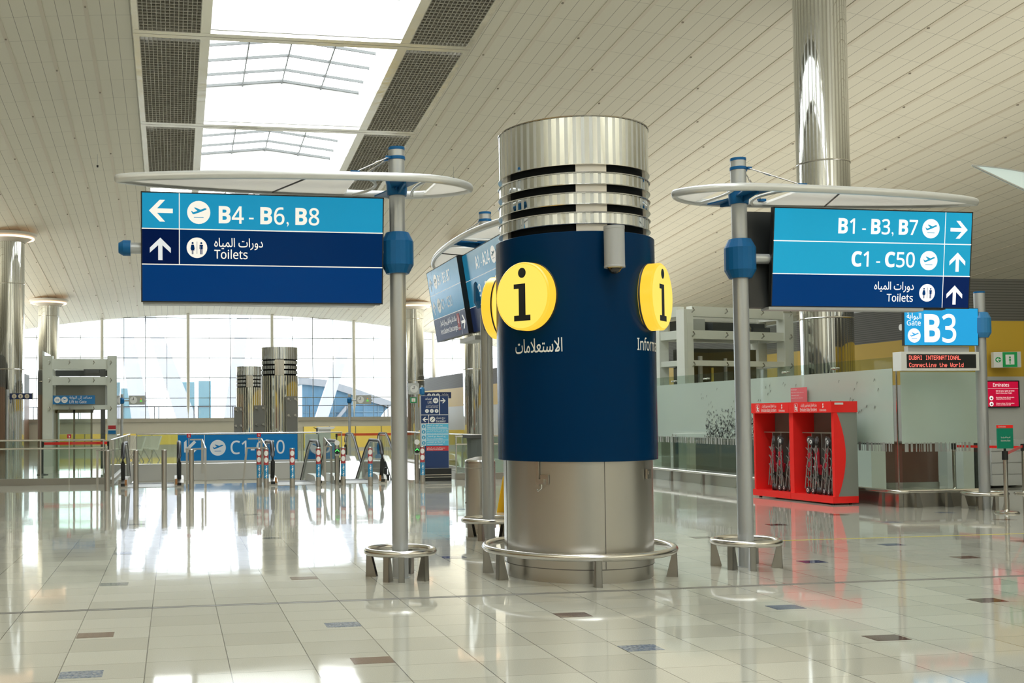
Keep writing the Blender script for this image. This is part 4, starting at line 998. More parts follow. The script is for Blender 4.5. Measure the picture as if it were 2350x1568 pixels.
m = MB(); m.box((0, -.01, 1.21), (.29, .02, .33)); m.box((0, -.01, 1.4), (.29, .02, .05), 1); m.box((0, 0, 1.02), (.03, .02, .06), 2); nb = m.build('notice_board', [mat('notice_green', (.0, .22, .13), .4), RED, BLACK], t)
m = MB(); text(m, 'Emirates', -.12, 1.388, .025, 0, 'l', .01, .13, y=-.024); text(m, 'Economy Class', 0, 1.16, .024, 0, 'c', .006, .17, y=-.024); text(m, arabic('الدرجة السياحية'), 0, 1.215, .026, 0, 'c', 0, .17, y=-.024, cap=.75); m.build('lettering', WHITEL, nb)
stanchion('belt_stanchion', 'belt stanchion inside the glass, left of the gate B3 post', 16.35, 20.9, 1.0)
stanchion('belt_stanchion', 'belt stanchion behind the gate B3 post', 16.9, 19.6, 1.0)
def belt(label, p, q, z, mtl=None, w=.05):
    d = Vector(q) - Vector(p); m = MB(); m.bar((*p, z), (*q, z), .004, w); m.cyl((*p, z - w / 2), (*p, z + w / 2), .012, n=8); m.cyl((*q, z - w / 2), (*q, z + w / 2), .012, n=8)
    return tag(m.build('barrier_belt', mtl or RED), label, 'barrier belt', 'red barrier belts')
belt('red barrier belt ending at the stanchion with the green notice', (13.38, 15.9), (16.85, 19.57), .95)
belt('red barrier belt crossing behind the gate B3 post', (16.4, 20.85), (16.9, 19.65), .93)
# sail-like canopy high on the right
t = thing('sail_canopy', 'pale blue-white curved sail canopy pointing in from the right picture edge', 'canopy')
m = MB(); n = 12
tip = Vector((15.85, 19.5, 6.62))
for off, mi in ((0, 0), (.05, 0)):
    vs = []
    for k in range(n + 1):
        u = k / n; a = tip + Vector((3.4 * u, -.2 * u, -1.35 * u - .05 * sin(pi * u))); b2 = tip + Vector((3.6 * u, .5 * u, -.42 * u + .12 * sin(pi * u)))
        c = tip + Vector((3.5 * u, .2 * u, -.75 * u + .2 * sin(pi * u)))
        vs += [a + Vector((0, off, 0)), c + Vector((0, off, 0)), b2 + Vector((0, off, 0))]
    m.add(vs, [(3 * k + j, 3 * k + 3 + j, 3 * k + 4 + j, 3 * k + 1 + j) for k in range(n) for j in (0, 1)], mi, True)
m.build('sail', mat('glowing_sail', (.68, .80, .80), .5, em=(.5, .62, .62), es=.25), t)  # fabric given a faint glow of its own to look brighter
m = MB(); m.tube([tip + Vector((3.4 * u, -.2 * u, -1.35 * u - .05 * sin(pi * u))) for u in [k / 12 for k in range(13)]], .02, 6); m.tube([tip + Vector((3.5 * u, .2 * u, -.75 * u + .2 * sin(pi * u))) for u in [k / 12 for k in range(13)]], .015, 6); m.build('edge_rib', LGREY, t)
m = MB(); m.cyl((19.4, 19.7, 0), (19.4, 19.7, 6.0), .09, n=14); m.build('mast', LGREY, t)

# ================================================================ around the escalators
def bollard(label, x, y, sticker):
    t = thing('bollard', label, 'bollard', (x, y, 0), 0, 'steel bollards before the escalators')
    m = MB(); m.lathe([(.063, 0), (.063, .925), (.055, .935), (0, .936)], 24); m.build('post', STEEL, t)
    if sticker:
        r = .0645; c = atan2(-y, -x)
        mp = lambda u, v: (r * cos(c + u / r), r * sin(c + u / r), v)
        mp2 = lambda u, v: ((r + .002) * cos(c + u / r), (r + .002) * sin(c + u / r), v)
        mp3 = lambda u, v: ((r + .004) * cos(c + u / r), (r + .004) * sin(c + u / r), v)
        m = MB()
        for z0, z1, mi in ((.54, .90, 0), (.22, .53, 2)):
            for k in range(6):
                a, b_ = -.065 + .13 * k / 6, -.065 + .13 * (k + 1) / 6; m.add([mp(a, z0), mp(b_, z0), mp(b_, z1), mp(a, z1)], [(0, 1, 2, 3)], mi)
        for z in (.815, .655):
            for k in range(10):
                a, b_ = -.055 + .11 * k / 10, -.055 + .11 * (k + 1) / 10; f = lambda q: sqrt(max(0, .0555 ** 2 - q * q)) * 1.15
                m.add([mp2(a, z - f(a)), mp2(b_, z - f(b_)), mp2(b_, z + f(b_)), mp2(a, z + f(a))], [(0, 1, 2, 3)], 1)
            m.add([mp3(-.04, z + .035), mp3(-.03, z + .045), mp3(.045, z - .035), mp3(.035, z - .045)], [(0, 1, 2, 3)], 0)
            poly(m, [(-.5, .3), (.1, .4), (.5, -.1), (.3, -.4), (-.1, -.3), (-.3, -.1)], 0, z, .05, 3, mp2)
        for z in (.455, .30):
            poly(m, MAN, .01, z - .02, .1, 1, mp2); disc(m, .01, z + .04, .013, 1, 10, mp2); poly(m, [(-.1, 0), (-.45, -.5), (-.35, -.55), (0, -.1)], .01, z, .08, 1, mp2)
        m.build('safety_sticker', [mat('sticker_red', (.42, .05, .06), .5), WHITEL, mat('sticker_blue', (.02, .25, .50), .5), BLACK], t)
    return t
BN = ((-1.519, 26.11, 0, 'plain steel bollard, leftmost of the row before the escalators'), (-.871, 26.24, 0, 'plain steel bollard just right of the left escalator newel'), (-.219, 26.04, 0, 'plain steel bollard standing alone midway between two escalator handrails'), (.405, 26.17, 0, 'plain steel bollard in front of the left end of the C1-C50 banner'),
      (2.03, 26.62, 1, 'bollard with safety stickers, half hidden behind its twin under the banner'), (2.176, 26.3, 1, 'bollard with red and blue safety stickers in front of the banner numbers'), (2.783, 26.12, 1, 'stickered bollard at the right end of the C1-C50 banner'), (3.453, 26.44, 1, 'stickered bollard before the glass escalator newel right of the banner'), (4.086, 26.6, 1, 'stickered bollard beside the green arrow light post'), (4.69, 26.22, 1, 'stickered bollard in front of the dark escalator steps'), (6.057, 26.53, 1, 'stickered bollard in front of the blue lift and escalator pylon'))
for x, y, s, lb in BN: bollard(lb, x, y, s)
def signal_post(label, x, y):
    t = thing('signal_post', label, 'signal', (x, y, 0), 0, 'escalator signal posts')
    m = MB(); m.lathe([(.055, 0), (.055, .98), (0, .985)], 18); m.build('post', STEEL, t)
    m = MB(); m.cyl((0, -.045, 1.03), (0, -.075, 1.03), .065, n=20); m.build('disc', WHITEP, t)
    m = MB(); m.cyl((0, -.05, .82), (0, -.075, .82), .065, n=20); m.box((0, -.05, .74), (.11, .02, .05), 1); m.build('lamp_case', [BLACK, LGREY], t)
    m = MB(); poly(m, [(0, .5), (.5, 0), (.5, -.25), (0, .22), (-.5, -.25), (-.5, 0)], 0, .83, .1, 0, y=-.078); m.build('arrow_light', mat('green_led', (0, .2, .02), .4, em=(.1, 1, .15), es=1.2), t)
signal_post('signal post with green arrow between the middle escalators', 3.98, 26.95)
signal_post('signal post with green arrow just left of the blue pylon', 5.97, 26.8)
# ---- escalators, going down away from the hall
def escalator(label, x, y, w, n_steps=9, rz=0):
    t = thing('escalator', label, 'escalator', (x, y, 0), rz, 'escalators to the lower level')
    S = .577
    def path(zt): # run of a line at height zt above the nosings
        return [(0.55, zt), (1.7, zt), (2.3, zt - .22), (8.5, zt - .22 - 6.2 * S)]
    for s in (-1, 1):
        X = s * w / 2
        m = MB(); nb = [(.5 - .42 * sin(pi * k / 10) - .1 * (1 - k / 10), .10 + .97 * (1 - cos(pi * k / 10)) / 2) for k in range(11)]
        pts = [(X, .45, .10)] + [(X, a, b_) for a, b_ in nb[1:]] + [(X, a, b_) for a, b_ in path(1.07)]
        m.tube(pts, .052, 10, rz=.032); m.build('handrail', RUBBER, t)
        m = MB(); g = [(a + .03, b_) for a, b_ in nb[1:]] + path(1.05) + path(.12)[::-1]
        m.prism(g, X - .006, X + .006, 'x'); m.build('balustrade', GLASSG, t)
        m = MB(); m.tube([(X, a + .035, b_ - .0) for a, b_ in nb[5:]] + [(X, a, b_) for a, b_ in path(1.02)], .03, 8, rz=.015); m.build('handrail_guide', RAIL, t)
        m = MB(); m.prism([(-.02, 0), (-.02, .1), (.12, .19), (.5, .22), (1.7, .2), (2.3, -.02), (8.5, -.02 - 6.2 * S), (8.5, -.35 - 6.2 * S), (2.2, -.33), (1.6, 0)], X - .11, X + .11, 'x'); m.build('skirt', STEEL, t)
        m = MB(); m.box((X - s * .07, -.03, .13), (.05, .03, .14), 1); m.box((X, -.025, .07), (.1, .02, .07)); m.build('newel_plate', [BLACK, mat('amber_plate', (.4, .18, .06), .4)], t)
    m = MB(); m.box((0, .65, .004), (w - .22, 1.3, .008)); m.build('landing_plate', mat('comb_metal', (.35, .35, .34), .35, .7), t)
    m = MB()
    for k in range(n_steps + 5):
        yy = 1.35 + .4 * k; z = -.0 - max(0, k - 1) * .4 * S
        if yy > 8.3: break
        m.box((0, yy + .2, z - .02), (w - .24, .4, .04)); m.box((0, yy + .4, z - .02 - .2 * S), (w - .24, .03, .4 * S), 0); m.box((0, yy + .385, z - .012), (w - .24, .03, .03), 1)
    m.build('steps', [mat('step_black', (.03, .03, .03), .5), LGREY], t)
    return t
escalator('left escalator with black handrails in front of the left end of the banner', -.54, 27.15, 1.34)
escalator('middle escalator in front of the right end of the banner', 2.98, 27.0, 1.16)
escalator('right escalator with rounded glass newels, nearest the left sign post', 4.62, 27.2, 1.12)
escalator('far escalator with dark steps showing, facing from across the stair void', 7.4, 43.3, 1.32, 9, pi)
# ---- balustrades
def balustrade(label, p, q, rails=(1.14, .93), kerb=.17, panes=3, group='glass balustrades', tilt=0):
    p, q = Vector((*p, 0)), Vector((*q, 0)); d = q - p; Ln = d.length
    t = thing('glass_balustrade', label, 'balustrade', tuple(p), atan2(d.y, d.x), group)
    m = MB()
    for k in range(panes): a, b_ = Ln * k / panes + .01, Ln * (k + 1) / panes - .01; m.box(((a + b_) / 2, 0, kerb + (1.12 - kerb) / 2), (b_ - a, .016, 1.12 - kerb))
    m.build('pane', GLASSG, t)
    for z in rails: m = MB(); m.cyl((0, -.05 if z < 1.1 else 0, z), (Ln, -.05 if z < 1.1 else 0, z), .024, n=10); m.build('rail', RAIL, t)
    for k in range(panes + 1): m = MB(); x = .03 + (Ln - .06) * k / panes; m.bar((x, .03, 0), (x, .0, 1.13), .03, .05); m.build('post', STEEL, t)
    if kerb: m = MB(); m.box((Ln / 2, .0, kerb / 2), (Ln, .14, kerb)); m.build('kerb', mat('kerb_steel', (.30, .28, .24), .35, .4), t)
    return t
balustrade('glass balustrade with double rail and kerb along the left side of the stair void', (-6.5, 29.0), (-1.75, 29.0), panes=3)
balustrade('glass balustrade behind the blue pylon, right of the escalators', (7.3, 28.1), (11.4, 28.1), panes=3)
balustrade('glass balustrade along the far edge of the stair void under the banner', (-1.4, 42.15), (6.45, 42.15), (1.12,), 0, 5)
balustrade('glass balustrade running back along the left edge of the void', (-1.62, 29.2), (-1.62, 42.0), (1.12,), .1, 6)
balustrade('glass balustrade running back along the right edge of the void', (8.8, 28.4), (8.8, 42.0), (1.12,), .1, 6)
def guard(label, x0, x1, y, slant=0):
    t = thing('trolley_guard', label, 'guard rail', (0, y, 0), 0, 'trolley guard rails')
    m = MB(); m.bar((x0, 0, .93), (x1, 0, .93), .035); m.build('rail', RAIL, t)
    for x in (x0 + .03, x1 - .03): m = MB(); m.bar((x - (slant if x < (x0 + x1) / 2 else 0), -.02, 0), (x, 0, .93), .05, .03); m.build('leg', STEEL, t)
    m = MB(); m.bar((x0 + .12, .9, 1.14), (x1 - .06, .9, 1.14), .035); m.bar((x1 - .08, .9, .3), (x1 - .08, .9, 1.14), .06, .03); m.bar((x1 - .02, .0, .93), (x1 - .08, .9, 1.14), .02, .02); m.build('back_frame', STEEL, t)
    return t
guard('short steel trolley guard beside the leftmost bollard', -1.8, -1.38, 26.55)
guard('steel trolley guard with red plate at the left end of the banner', .28, .78, 26.65)
guard('trolley guard with slanted leg before the middle of the banner', 1.72, 2.26, 26.85, .1)
guard('grey steel trolley guard between the middle escalators', 3.70, 3.92, 27.3)
def redplate(label, x, y, z):
    t = thing('hand_plate', label, 'sign', (x, y, z), 0, 'small red warning plates'); m = MB(); m.box((0, 0, 0), (.10, .012, .1)); m.build('plate', mat('plate_red', (.45, .012, .03), .4), t)
    m = MB(); poly(m, [(-.12, -.4), (.2, -.4), (.26, 0), (.05, .1), (.05, .45), (-.08, .45), (-.1, .0)], 0, 0, .075, 0, y=-.008); m.build('hand_symbol', WHITEL, t)
    m = MB(); m.bar((0, .0, -.05), (0, 0, -z), .018); m.build('stem', STEEL, t)
redplate('small red plate with white hand symbol at the left end of the banner', .37, 27.55, 1.24)
redplate('small red plate with white hand symbol above the banner digits', 2.1, 27.55, 1.24)
redplate('small red plate with white hand symbol in front of the lift doors', -2.6, 28.6, 1.24)
# ---- banner
t = thing('gate_banner', 'long blue C1-C50 banner across the far side of the stair void', 'banner', (2.4, 42.02, 0))
BX0, BX1 = .152 - 2.4, 4.68 - 2.4
m = MB(); m.box(((BX0 + BX1) / 2, 0, .60), (BX1 - BX0, .03, 1.0)); m.build('board', BANB, t); m = MB(); m.box(((BX0 + BX1) / 2, 0, .05), (BX1 - BX0, .03, .1)); m.build('foot_strip', LGREY, t)
def bu(px): return BX0 + (px - 408) / 275 * (BX1 - BX0)
def bv(py): return 1.10 - (py - 997) / 59.5 * 1.0
m = MB(); rect(m, BX0, 1.075, BX1, 1.10, 1, -.018); rect(m, bu(467.5), .1, bu(469), 1.08, 0, -.018)
plane_icon(m, bu(499), bv(1028), .30, 0, 1 if 0 else 2, -.018); text(m, 'C1-C50', bu(528), bv(1042.5), .50, 0, 'l', .012, bu(653) - bu(528), y=-.018); arrow(m, bu(434), bv(1026), .55, pi * .75, 0, -.018)
m.build('lettering', [BANW, RAIL, BANB], t)
# ---- chrome vent pillars
def vent_pillar(label, x, y):
    t = thing('vent_pillar', label, 'pillar', (x, y, 0), 0, 'chrome vent pillars'); r = .75
    m = MB(); fluted(m, r, 0, 3.4, 40, .014); m.build('shaft', [CHROME, mat('vent_satin', (.70, .67, .52), .3, .5)], t)
    m = MB(); m.lathe([(r - .07, 3.4), (r - .07, 4.05)], 40); m.build('louvre_core', BLACKM, t)
    for z0, z1 in ((3.47, 3.6), (3.67, 3.8), (3.87, 4.0)): m = MB(); fluted(m, r, z0, z1, 48, .006); m.lathe([(r - .07, z1), (r, z1)], 40, 1); m.lathe([(r - .07, z0), (r, z0)], 40, 1); m.build('chrome_band', [CHROME, SATIN], t)
    m = MB(); fluted(m, r, 4.06, 4.55, 48, .006); m.lathe([(r, 4.55), (0, 4.551)], 40, 1); m.build('crown', [CHROME, SATIN], t)
    m = MB(); c = atan2(-y, -x); m.lathe([(r - .02, 3.4), (r + .004, 3.41), (r + .004, 4.04), (r - .02, 4.05)], 8, a0=c - .25, a1=c + .25); m.build('pilaster', RAIL, t)
vent_pillar('nearer chrome vent pillar standing behind the C1-C50 banner', 4.25, 44.6); vent_pillar('farther chrome vent pillar, left of and behind the nearer one', 4.12, 60.5)
def fitted_sheet(label, x, y, w, h, rz=0):
    t = thing('glass_wind_screen', label, 'glass panel', (x, y, 0), rz, 'tinted glass sheets by the vent pillars'); m = MB(); m.box((0, 0, h / 2), (w, .03, h)); m.build('sheet', mat('tinted_sheet', (.22, .215, .19), .18, .3), t)
    m = MB()
    for z in (h - .1, h - .75, .35):
        for s in (-1, 1): m.cyl((s * w * .3, -.05, z), (s * w * .3, .03, z), .05, n=10); m.bar((s * w * .3, -.05, z), (s * w * .3 + .08, -.05, z - .08), .02)
    m.build('spider_fitting', RAIL, t)
fitted_sheet('tinted glass sheet with bolts, left of the farther vent pillar', 2.55, 44.2, .34, 2.15); fitted_sheet('tinted glass sheet with bolts between the two vent pillars', 3.35, 43.6, .48, 2.2, .3); fitted_sheet('tinted glass sheet with bolts in front of the nearer vent pillar', 4.62, 43.4, .45, 2.55)
# ---- clock posts
def clock_face(m, x, z, r, y): disc(m, x, z, r, 0, y=y); ringf(m, x, z, r * .92, r, 2, y=y - .003); m.flat([(x - .01, z), (x + .01, z), (x + .01, z + r * .7), (x - .01, z + r * .7)], y - .004, 1); poly(m, [(-.5, 0), (-.4, .15), (0, .0), (0, -.05)], x, z, r, 1, y=y - .004)
def clock_post(label, x, y, h, s=1):
    t = thing('clock_post', label, 'clock', (x, y, 0), 0, 'clock sign posts')
    m = MB(); m.lathe([(.055, 0), (.055, h), (0, h + .01)], 16); m.build('pole', POLE, t)
    m = MB(); m.lathe([(.06, h - .38), (.1, h - .33), (.1, h - .2), (.06, h - .13)], 14); m.build('collar', BLUEP, t)
    m = MB(); m.cyl((0, 0, h - .25), (.95, 0, h - .25), .03, n=10); m.build('arm', POLE, t)
    m = MB(); m.box((.58, -.02, h - .23), (.62, .1, .36)); m.build('case', mat('clock_case', (.42, .42, .38), .5), t)
    m = MB(); clock_face(m, .45, h - .23, .15, -.075); m.build('clock_face', [WHITEL, BLACK, LGREY], t)
    m = MB(); poly(m, [(0, .5), (.4, -.3), (-.4, -.3)], .74, h - .26, .14, 0, y=-.075); poly(m, [(-.2, .3), (.2, .2), (.2, -.2), (-.2, -.1)], .74, h - .19, .1, 1, y=-.077); m.build('symbol', [mat('sym_green', (.2, .7, .15), .5, em=(.1, .5, .05), es=.5), mat('sym_orange', (.8, .3, .05), .5, em=(.8, .3, .05), es=.4)], t)
clock_post('slim post with clock sign right of the glass lift on the left', -2.0, 44, 2.67); clock_post('slim post with clock sign before the blue building outside', 7.03, 44, 2.64)
t = thing('wall_clock', 'square-cased white clock right behind the left sign post', 'clock', (9.45, 42.8, 2.81)); m = MB(); m.box((0, 0, 0), (.42, .08, .44)); m.build('case', LGREY, t); m = MB(); clock_face(m, 0, 0, .17, -.045); m.build('clock_face', [WHITEL, BLACK, LGREY], t); m = MB(); m.cyl((.15, .1, -2.81), (.15, .1, .3), .05, n=12); m.build('post', POLE, t)
t = thing('exit_sign', 'small green-framed exit sign below the big clock', 'sign', (9.38, 42.6, 2.36)); m = MB(); m.box((0, 0, 0), (.26, .06, .22)); m.build('case', mat('exit_frame_green', (.01, .25, .08), .4), t); m = MB(); rect(m, -.08, -.07, .08, .07, 0, -.033); poly(m, MAN, 0, -.01, .1, 1, y=-.035); m.build('sign_face', [WHITEL, YELP], t); m = MB(); m.cyl((.1, .05, -2.36), (.1, .05, 0), .03, n=10); m.build('post', POLE, t)
t = thing('lounge_sign', 'navy overhead sign with three round symbols showing above the blue pylon', 'sign', (10.45, 43, 2.555)); m = MB(); m.box((.02, 0, 0), (1.1, .08, .25)); m.build('board', mat('sign_navy', (.01, .025, .10), .4), t)
m = MB()
for k in range(3): disc(m, -.34 + .18 * k, 0, .075, 0, y=-.043); poly(m, MAN, -.34 + .18 * k, 0, .08, 1, y=-.046)
text(m, arabic('دورات المياه'), .45, .02, .06, 0, 'r', 0, .26, y=-.043, cap=.75); text(m, 'Prayer Room', .45, -.07, .05, 0, 'r', .01, .26, y=-.043); m.build('lettering', [WHITEL, NAVYD], t)
m = MB(); m.cyl((-.62, 0, -2.555), (-.62, 0, .4), .05, n=12); m.cyl((-.62, 0, 0), (-.4, 0, 0), .03, n=8); m.build('post', POLE, t); m = MB(); m.lathe([(.06, 0), (.11, .06), (.11, .26), (.06, .32)], 14, c=(-.62, 0)); m.build('collar', BLUEL, t)
t = thing('lounge_sign', 'navy sign with three round symbols between the two left chrome columns', 'sign', (-6.6, 50, 2.75)); m = MB(); m.box((0, 0, 0), (.95, .08, .26)); m.box((.5, 0, 0), (.04, .1, .3), 1); m.build('board', [mat('sign_navy', (.01, .025, .10), .4), LGREY], t)
m = MB()
for k in range(3): disc(m, -.28 + .27 * k, 0, .1, 0, y=-.043); poly(m, MAN, -.28 + .27 * k, 0, .1, 1, y=-.046)
m.build('lettering', [mat('sign_ivory', (.75, .65, .5), .5), NAVYD], t); m = MB(); m.cyl((-.6, .1, -2.75), (-.6, .1, .3), .06, n=12); m.cyl((-.6, .1, 0), (0, .05, 0), .03, n=8); m.build('post', POLE, t)
# ---- pylon
t = thing('direction_pylon', 'tall blue pylon sign for lifts and escalator with safety notices', 'sign', (6.67, 27.8, 0))
PX0 = 961; SC_ = .745 / 67
def qx(px): return (px - 994.5) * SC_
def qz(py): return 2.215 - (py - 908) / 197 * 2.215
m = MB(); m.box((0, .06, .16), (.84, .34, .32)); m.box((0, -.112, .1), (.84, .01, .02), 1); m.box((0, -.112, .16), (.84, .01, .02), 1); m.build('plinth', [BLACK, RAIL], t)
m = MB(); m.box((0, 0, 1.265), (.745, .12, 1.89)); bd = m.build('board', [mat('pylon_edge', (.45, .46, .47), .4, .3)], t)
m = MB(); y = -.063
rect(m, -.36, .33, .36, 2.20, 0, y); A_, B_, C_, D_ = qz(953), qz(973), qz(1024), qz(1036)
y -= .003
rect(m, -.36, B_, -.24, C_, 1, y); rect(m, -.235, B_, .36, C_, 2, y); rect(m, -.235, D_, .36, C_ - .01, 3, y)
m.build('sign_face', [mat('pylon_navy', (.008, .035, .13), .4), mat('pylon_pale', (.55, .72, .80), .5), mat('pylon_cyan', (.10, .48, .70), .45), mat('pylon_red', (.55, .035, .045), .45)], bd)
m = MB(); y -= .003
rect(m, -.36, A_ - .008, .36, A_ + .008, 0, y); rect(m, -.36, B_ - .006, .36, B_ + .006, 0, y); rect(m, qx(1005.5), A_, qx(1007), 2.2, 0, y); rect(m, qx(979), B_, qx(980.5), A_, 0, y)
for k in (1, 2, 3): z = B_ - (B_ - C_) * k / 4; rect(m, -.235, z - .006, .36, z + .006, 1, y)
arrow(m, qx(1015), qz(920.5), .13, -pi / 2, 0, y); arrow(m, qx(971), qz(963.5), .13, pi / 2, 0, y)
disc(m, qx(997), qz(920), .072, 0, y=y); disc(m, qx(989), qz(963.5), .072, 0, y=y)
for k in range(3): disc(m, qx(976 + 11.5 * k), qz(944), .05, 0, y=y)
text(m, 'Lifts', qx(989), qz(926.5), .06, 0, 'r', .012, .12, y=y); text(m, arabic('المصاعد'), qx(988), qz(918), .06, 0, 'r', 0, .18, y=y, cap=.75)
text(m, 'Lifts are safer and faster', qx(1003), qz(936.5), .028, 0, 'r', .012, .33, y=y); text(m, arabic('المصاعد هي أكثر أمانا وأسرع'), qx(1003), qz(933), .03, 0, 'r', 0, .31, y=y, cap=.75)
text(m, 'Escalator', qx(1021), qz(970), .055, 0, 'r', .012, .26, y=y); text(m, arabic('درج متحرك'), qx(1019), qz(962), .06, 0, 'r', 0, .24, y=y, cap=.75)
for k, (a, b_) in enumerate((('Take care on escalators', 'توخى الحذر على السلالم'), ('Stand on the right and hold the handrail', 'قف على اليمين وامسك الدرابزين'), ('Take extra care with children', 'خذ الحيطة مع الأطفال'), ('Take extra care with luggage', 'خذ الحيطة مع الحقائب'))):
    z = B_ - (B_ - C_) * (k + .5) / 4; text(m, a, -.215, z - .05, .038 if k == 0 else .026, 0, 'l', .012, (.54, .56, .42, .42)[k], y=y); text(m, arabic(b_), -.215, z + .012, .035, 0, 'l', 0, (.42, .56, .5, .48)[k], y=y, cap=.75); disc(m, -.30, z, .05, 2, y=y); poly(m, MAN, -.30, z, .055, 0, y=y - .002)
text(m, 'No trolleys on the escalator', -.215, D_ + .02, .03, 0, 'l', .012, .42, y=y); text(m, arabic('ممنوع العربات على السلالم'), -.215, D_ + .065, .03, 0, 'l', 0, .48, y=y, cap=.75)
poly(m, MAN, qx(997) - .02, qz(920), .06, 3, y=y - .002); poly(m, MAN, qx(997) + .02, qz(920), .06, 3, y=y - .002); m.flat([(qx(985), qz(967)), (qx(986), qz(968)), (qx(993), qz(960.5)), (qx(992), qz(959.5))], y - .002, 3)
for k in range(3): poly(m, MAN, qx(976 + 11.5 * k), qz(944), .045, 3, y=y - .002)
m.build('lettering', [WHITEL, mat('pylon_pale', (.55, .72, .80), .5), mat('pylon_icon', (.06, .32, .52), .5), NAVYD], bd)
# ---- litter bin, covered trolley, wet-floor sign
t = thing('litter_bin', 'round brushed-steel litter bin between the left sign post and the pillar', 'bin', (4.27, 15.05, 0))
m = MB(); m.lathe([(.195, .0), (.195, .06), (.215, .065), (.215, .98)], 40); m.build('body', STEEL, t)
m = MB(); m.lathe([(.217, .975), (.217, 1.0), (.2, 1.02), (.06, 1.06), (0, 1.065)], 40); m.build('lid', RAIL, t)
m = MB(); m.lathe([(.2165, .905), (.218, .91), (.2165, .915)], 40); m.cyl((-.215, -.02, .42), (-.23, -.02, .42), .012, n=8); m.build('lock_band', DSTEEL, t)
t = thing('covered_trolley', 'dark grey covered cleaning trolley behind the litter bin', 'trolley', (6.72, 24, 0), .1)
m = MB(); m.lathe([(.15, .2), (.2, .45), (.21, 1.1), (.22, 1.17)], 10, sm=False); m.build('bag_cover', mat('cart_cover', (.09, .105, .10), .7), t)
m = MB(); m.box((0, 0, 1.2), (.46, .46, .07)); m.build('rim', DGREY, t); m = MB(); m.box((-.1, -.22, .66), (.06, .01, .08)); m.build('tag_label', mat('orange_tag', (.8, .2, .05), .5), t)
for x, y in ((-.16, -.16), (.16, -.16), (-.16, .16), (.16, .16)): m = MB(); m.cyl((x, y - .02, .06), (x, y + .02, .06), .06, n=14); m.box((x, y, .15), (.05, .05, .1)); m.build('castor', BLACK, t)
t = thing('wet_floor_sign', 'yellow folding wet-floor sign peeking out left of the pillar base', 'sign', (5.62, 18.0, 0), .3)
for s in (-1, 1):
    m = MB(); m.add([(-.15, s * .16, 0), (.15, s * .16, 0), (.11, s * .015, .62), (-.11, s * .015, .62)] + [(-.15, s * .16 + .015, 0), (.15, s * .16 + .015, 0), (.11, s * .015 + .015, .62), (-.11, s * .015 + .015, .62)], [(0, 1, 2, 3), (7, 6, 5, 4), (0, 4, 5, 1), (1, 5, 6, 2), (2, 6, 7, 3), (3, 7, 4, 0)]); m.build('board', mat('caution_yellow', (.85, .52, .02), .45), t)
m = MB(); m.box((0, 0, .63), (.1, .06, .04)); m.build('hinge', mat('caution_yellow', (.85, .52, .02), .45), t)
# ---- lounge beyond the void
t = thing('gate_podium', 'grey gate podium with a white angled top beyond the right end of the banner', 'podium', (6.35, 47, 0)); m = MB(); m.box((.05, 0, .64), (.5, .5, 1.2)); m.box((-.5, .05, .5), (.5, .5, 1.0)); m.build('body', LGREY, t)
m = MB(); m.prism([(-.2, 1.2), (.4, 1.2), (.5, 1.3), (-.26, 1.3)], -.3, .3, 'y'); m.build('top', WHITEP, t); m = MB(); m.box((-.28, -.1, 1.12), (.06, .1, .26)); m.bar((-.28, -.1, 1.2), (-.42, -.1, 1.28), .03); m.build('reader', BLACK, t)
t = thing('waste_basket', 'small black basket on the floor left of the grey podium', 'basket', (5.55, 44.6, 0)); m = MB(); m.lathe([(0, 0), (.2, 0), (.25, .28), (.235, .28), (.19, .02)], 20); m.build('body', BLACK, t)
def partition(label, x0, x1, y, z0, z1):
    t = thing('yellow_partition', label, 'partition', (0, y, 0), 0, 'yellow partitions in the far lounge'); m = MB(); n = max(1, round((x1 - x0) / 1.6))
    for k in range(n): a, b_ = x0 + (x1 - x0) * k / n + .02, x0 + (x1 - x0) * (k + 1) / n - .02; m.box(((a + b_) / 2, 0, (z0 + z1) / 2), (b_ - a, .06, z1 - z0))
    m.build('panel', YELP, t); m = MB()
    for k in range(n + 1): x = x0 + (x1 - x0) * k / n; m.box((x, 0, z1 / 2), (.05, .08, z1))
    m.build('post', mat('partition_post', (.25, .22, .1), .5), t)
partition('yellow partition seen left of the C1-C50 banner', -6.4, .6, 60, .35, .95); partition('bright yellow partition right of the banner and grey podium', 6.9, 12.6, 59, .1, 1.25); partition('yellow partition glimpsed right of the blue pylon', 12.9, 17.0, 58, .2, 1.0)
def lounge_chair(label, x, y, rz):
    t = thing('lounge_bench', label, 'seat', (x, y, 0), rz, 'cream lounge seats beyond the void')
    for k in range(2):
        m = MB(); m.prism([(-.25, .42), (.28, .46), (.3, .5), (-.2, .5), (-.42, 1.0), (-.5, .98)], .56 * k - .26, .56 * k + .26, 'x'); m.build('seat_shell', mat('seat_cream', (.66, .64, .54), .5), t)
    for k in range(3): m = MB(); m.bar((-.3 + .56 * k, -.3, 0), (-.3 + .56 * k, .05, .44), .03); m.bar((-.3 + .56 * k, .3, 0), (-.3 + .56 * k, .05, .44), .03); m.build('leg', RAIL, t)
lounge_chair('pair of cream lounge seats left of the banner, nearest the void', -1.6, 44.6, 2.4); lounge_chair('pair of cream lounge seats left of the banner, second from the void', -1.0, 46.2, 2.4); lounge_chair('pair of cream lounge seats left of the banner, farthest from the void', -2.1, 47.8, 2.4)
for x, lb in ((6.35, 'black barrier post just right of the grey podium'), (9.35, 'black barrier post in front of the bright yellow partition')):
    t = thing('barrier_post', lb, 'barrier post', (x + .35, 45.4, 0)); m = MB(); m.lathe([(0, 0), (.17, 0), (.17, .02), (.03, .04), (.03, .9)], 18); m.build('post', DGREY, t); m = MB(); m.lathe([(.045, .88), (.045, 1.02), (0, 1.024)], 14); m.build('belt_head', BLACK, t)
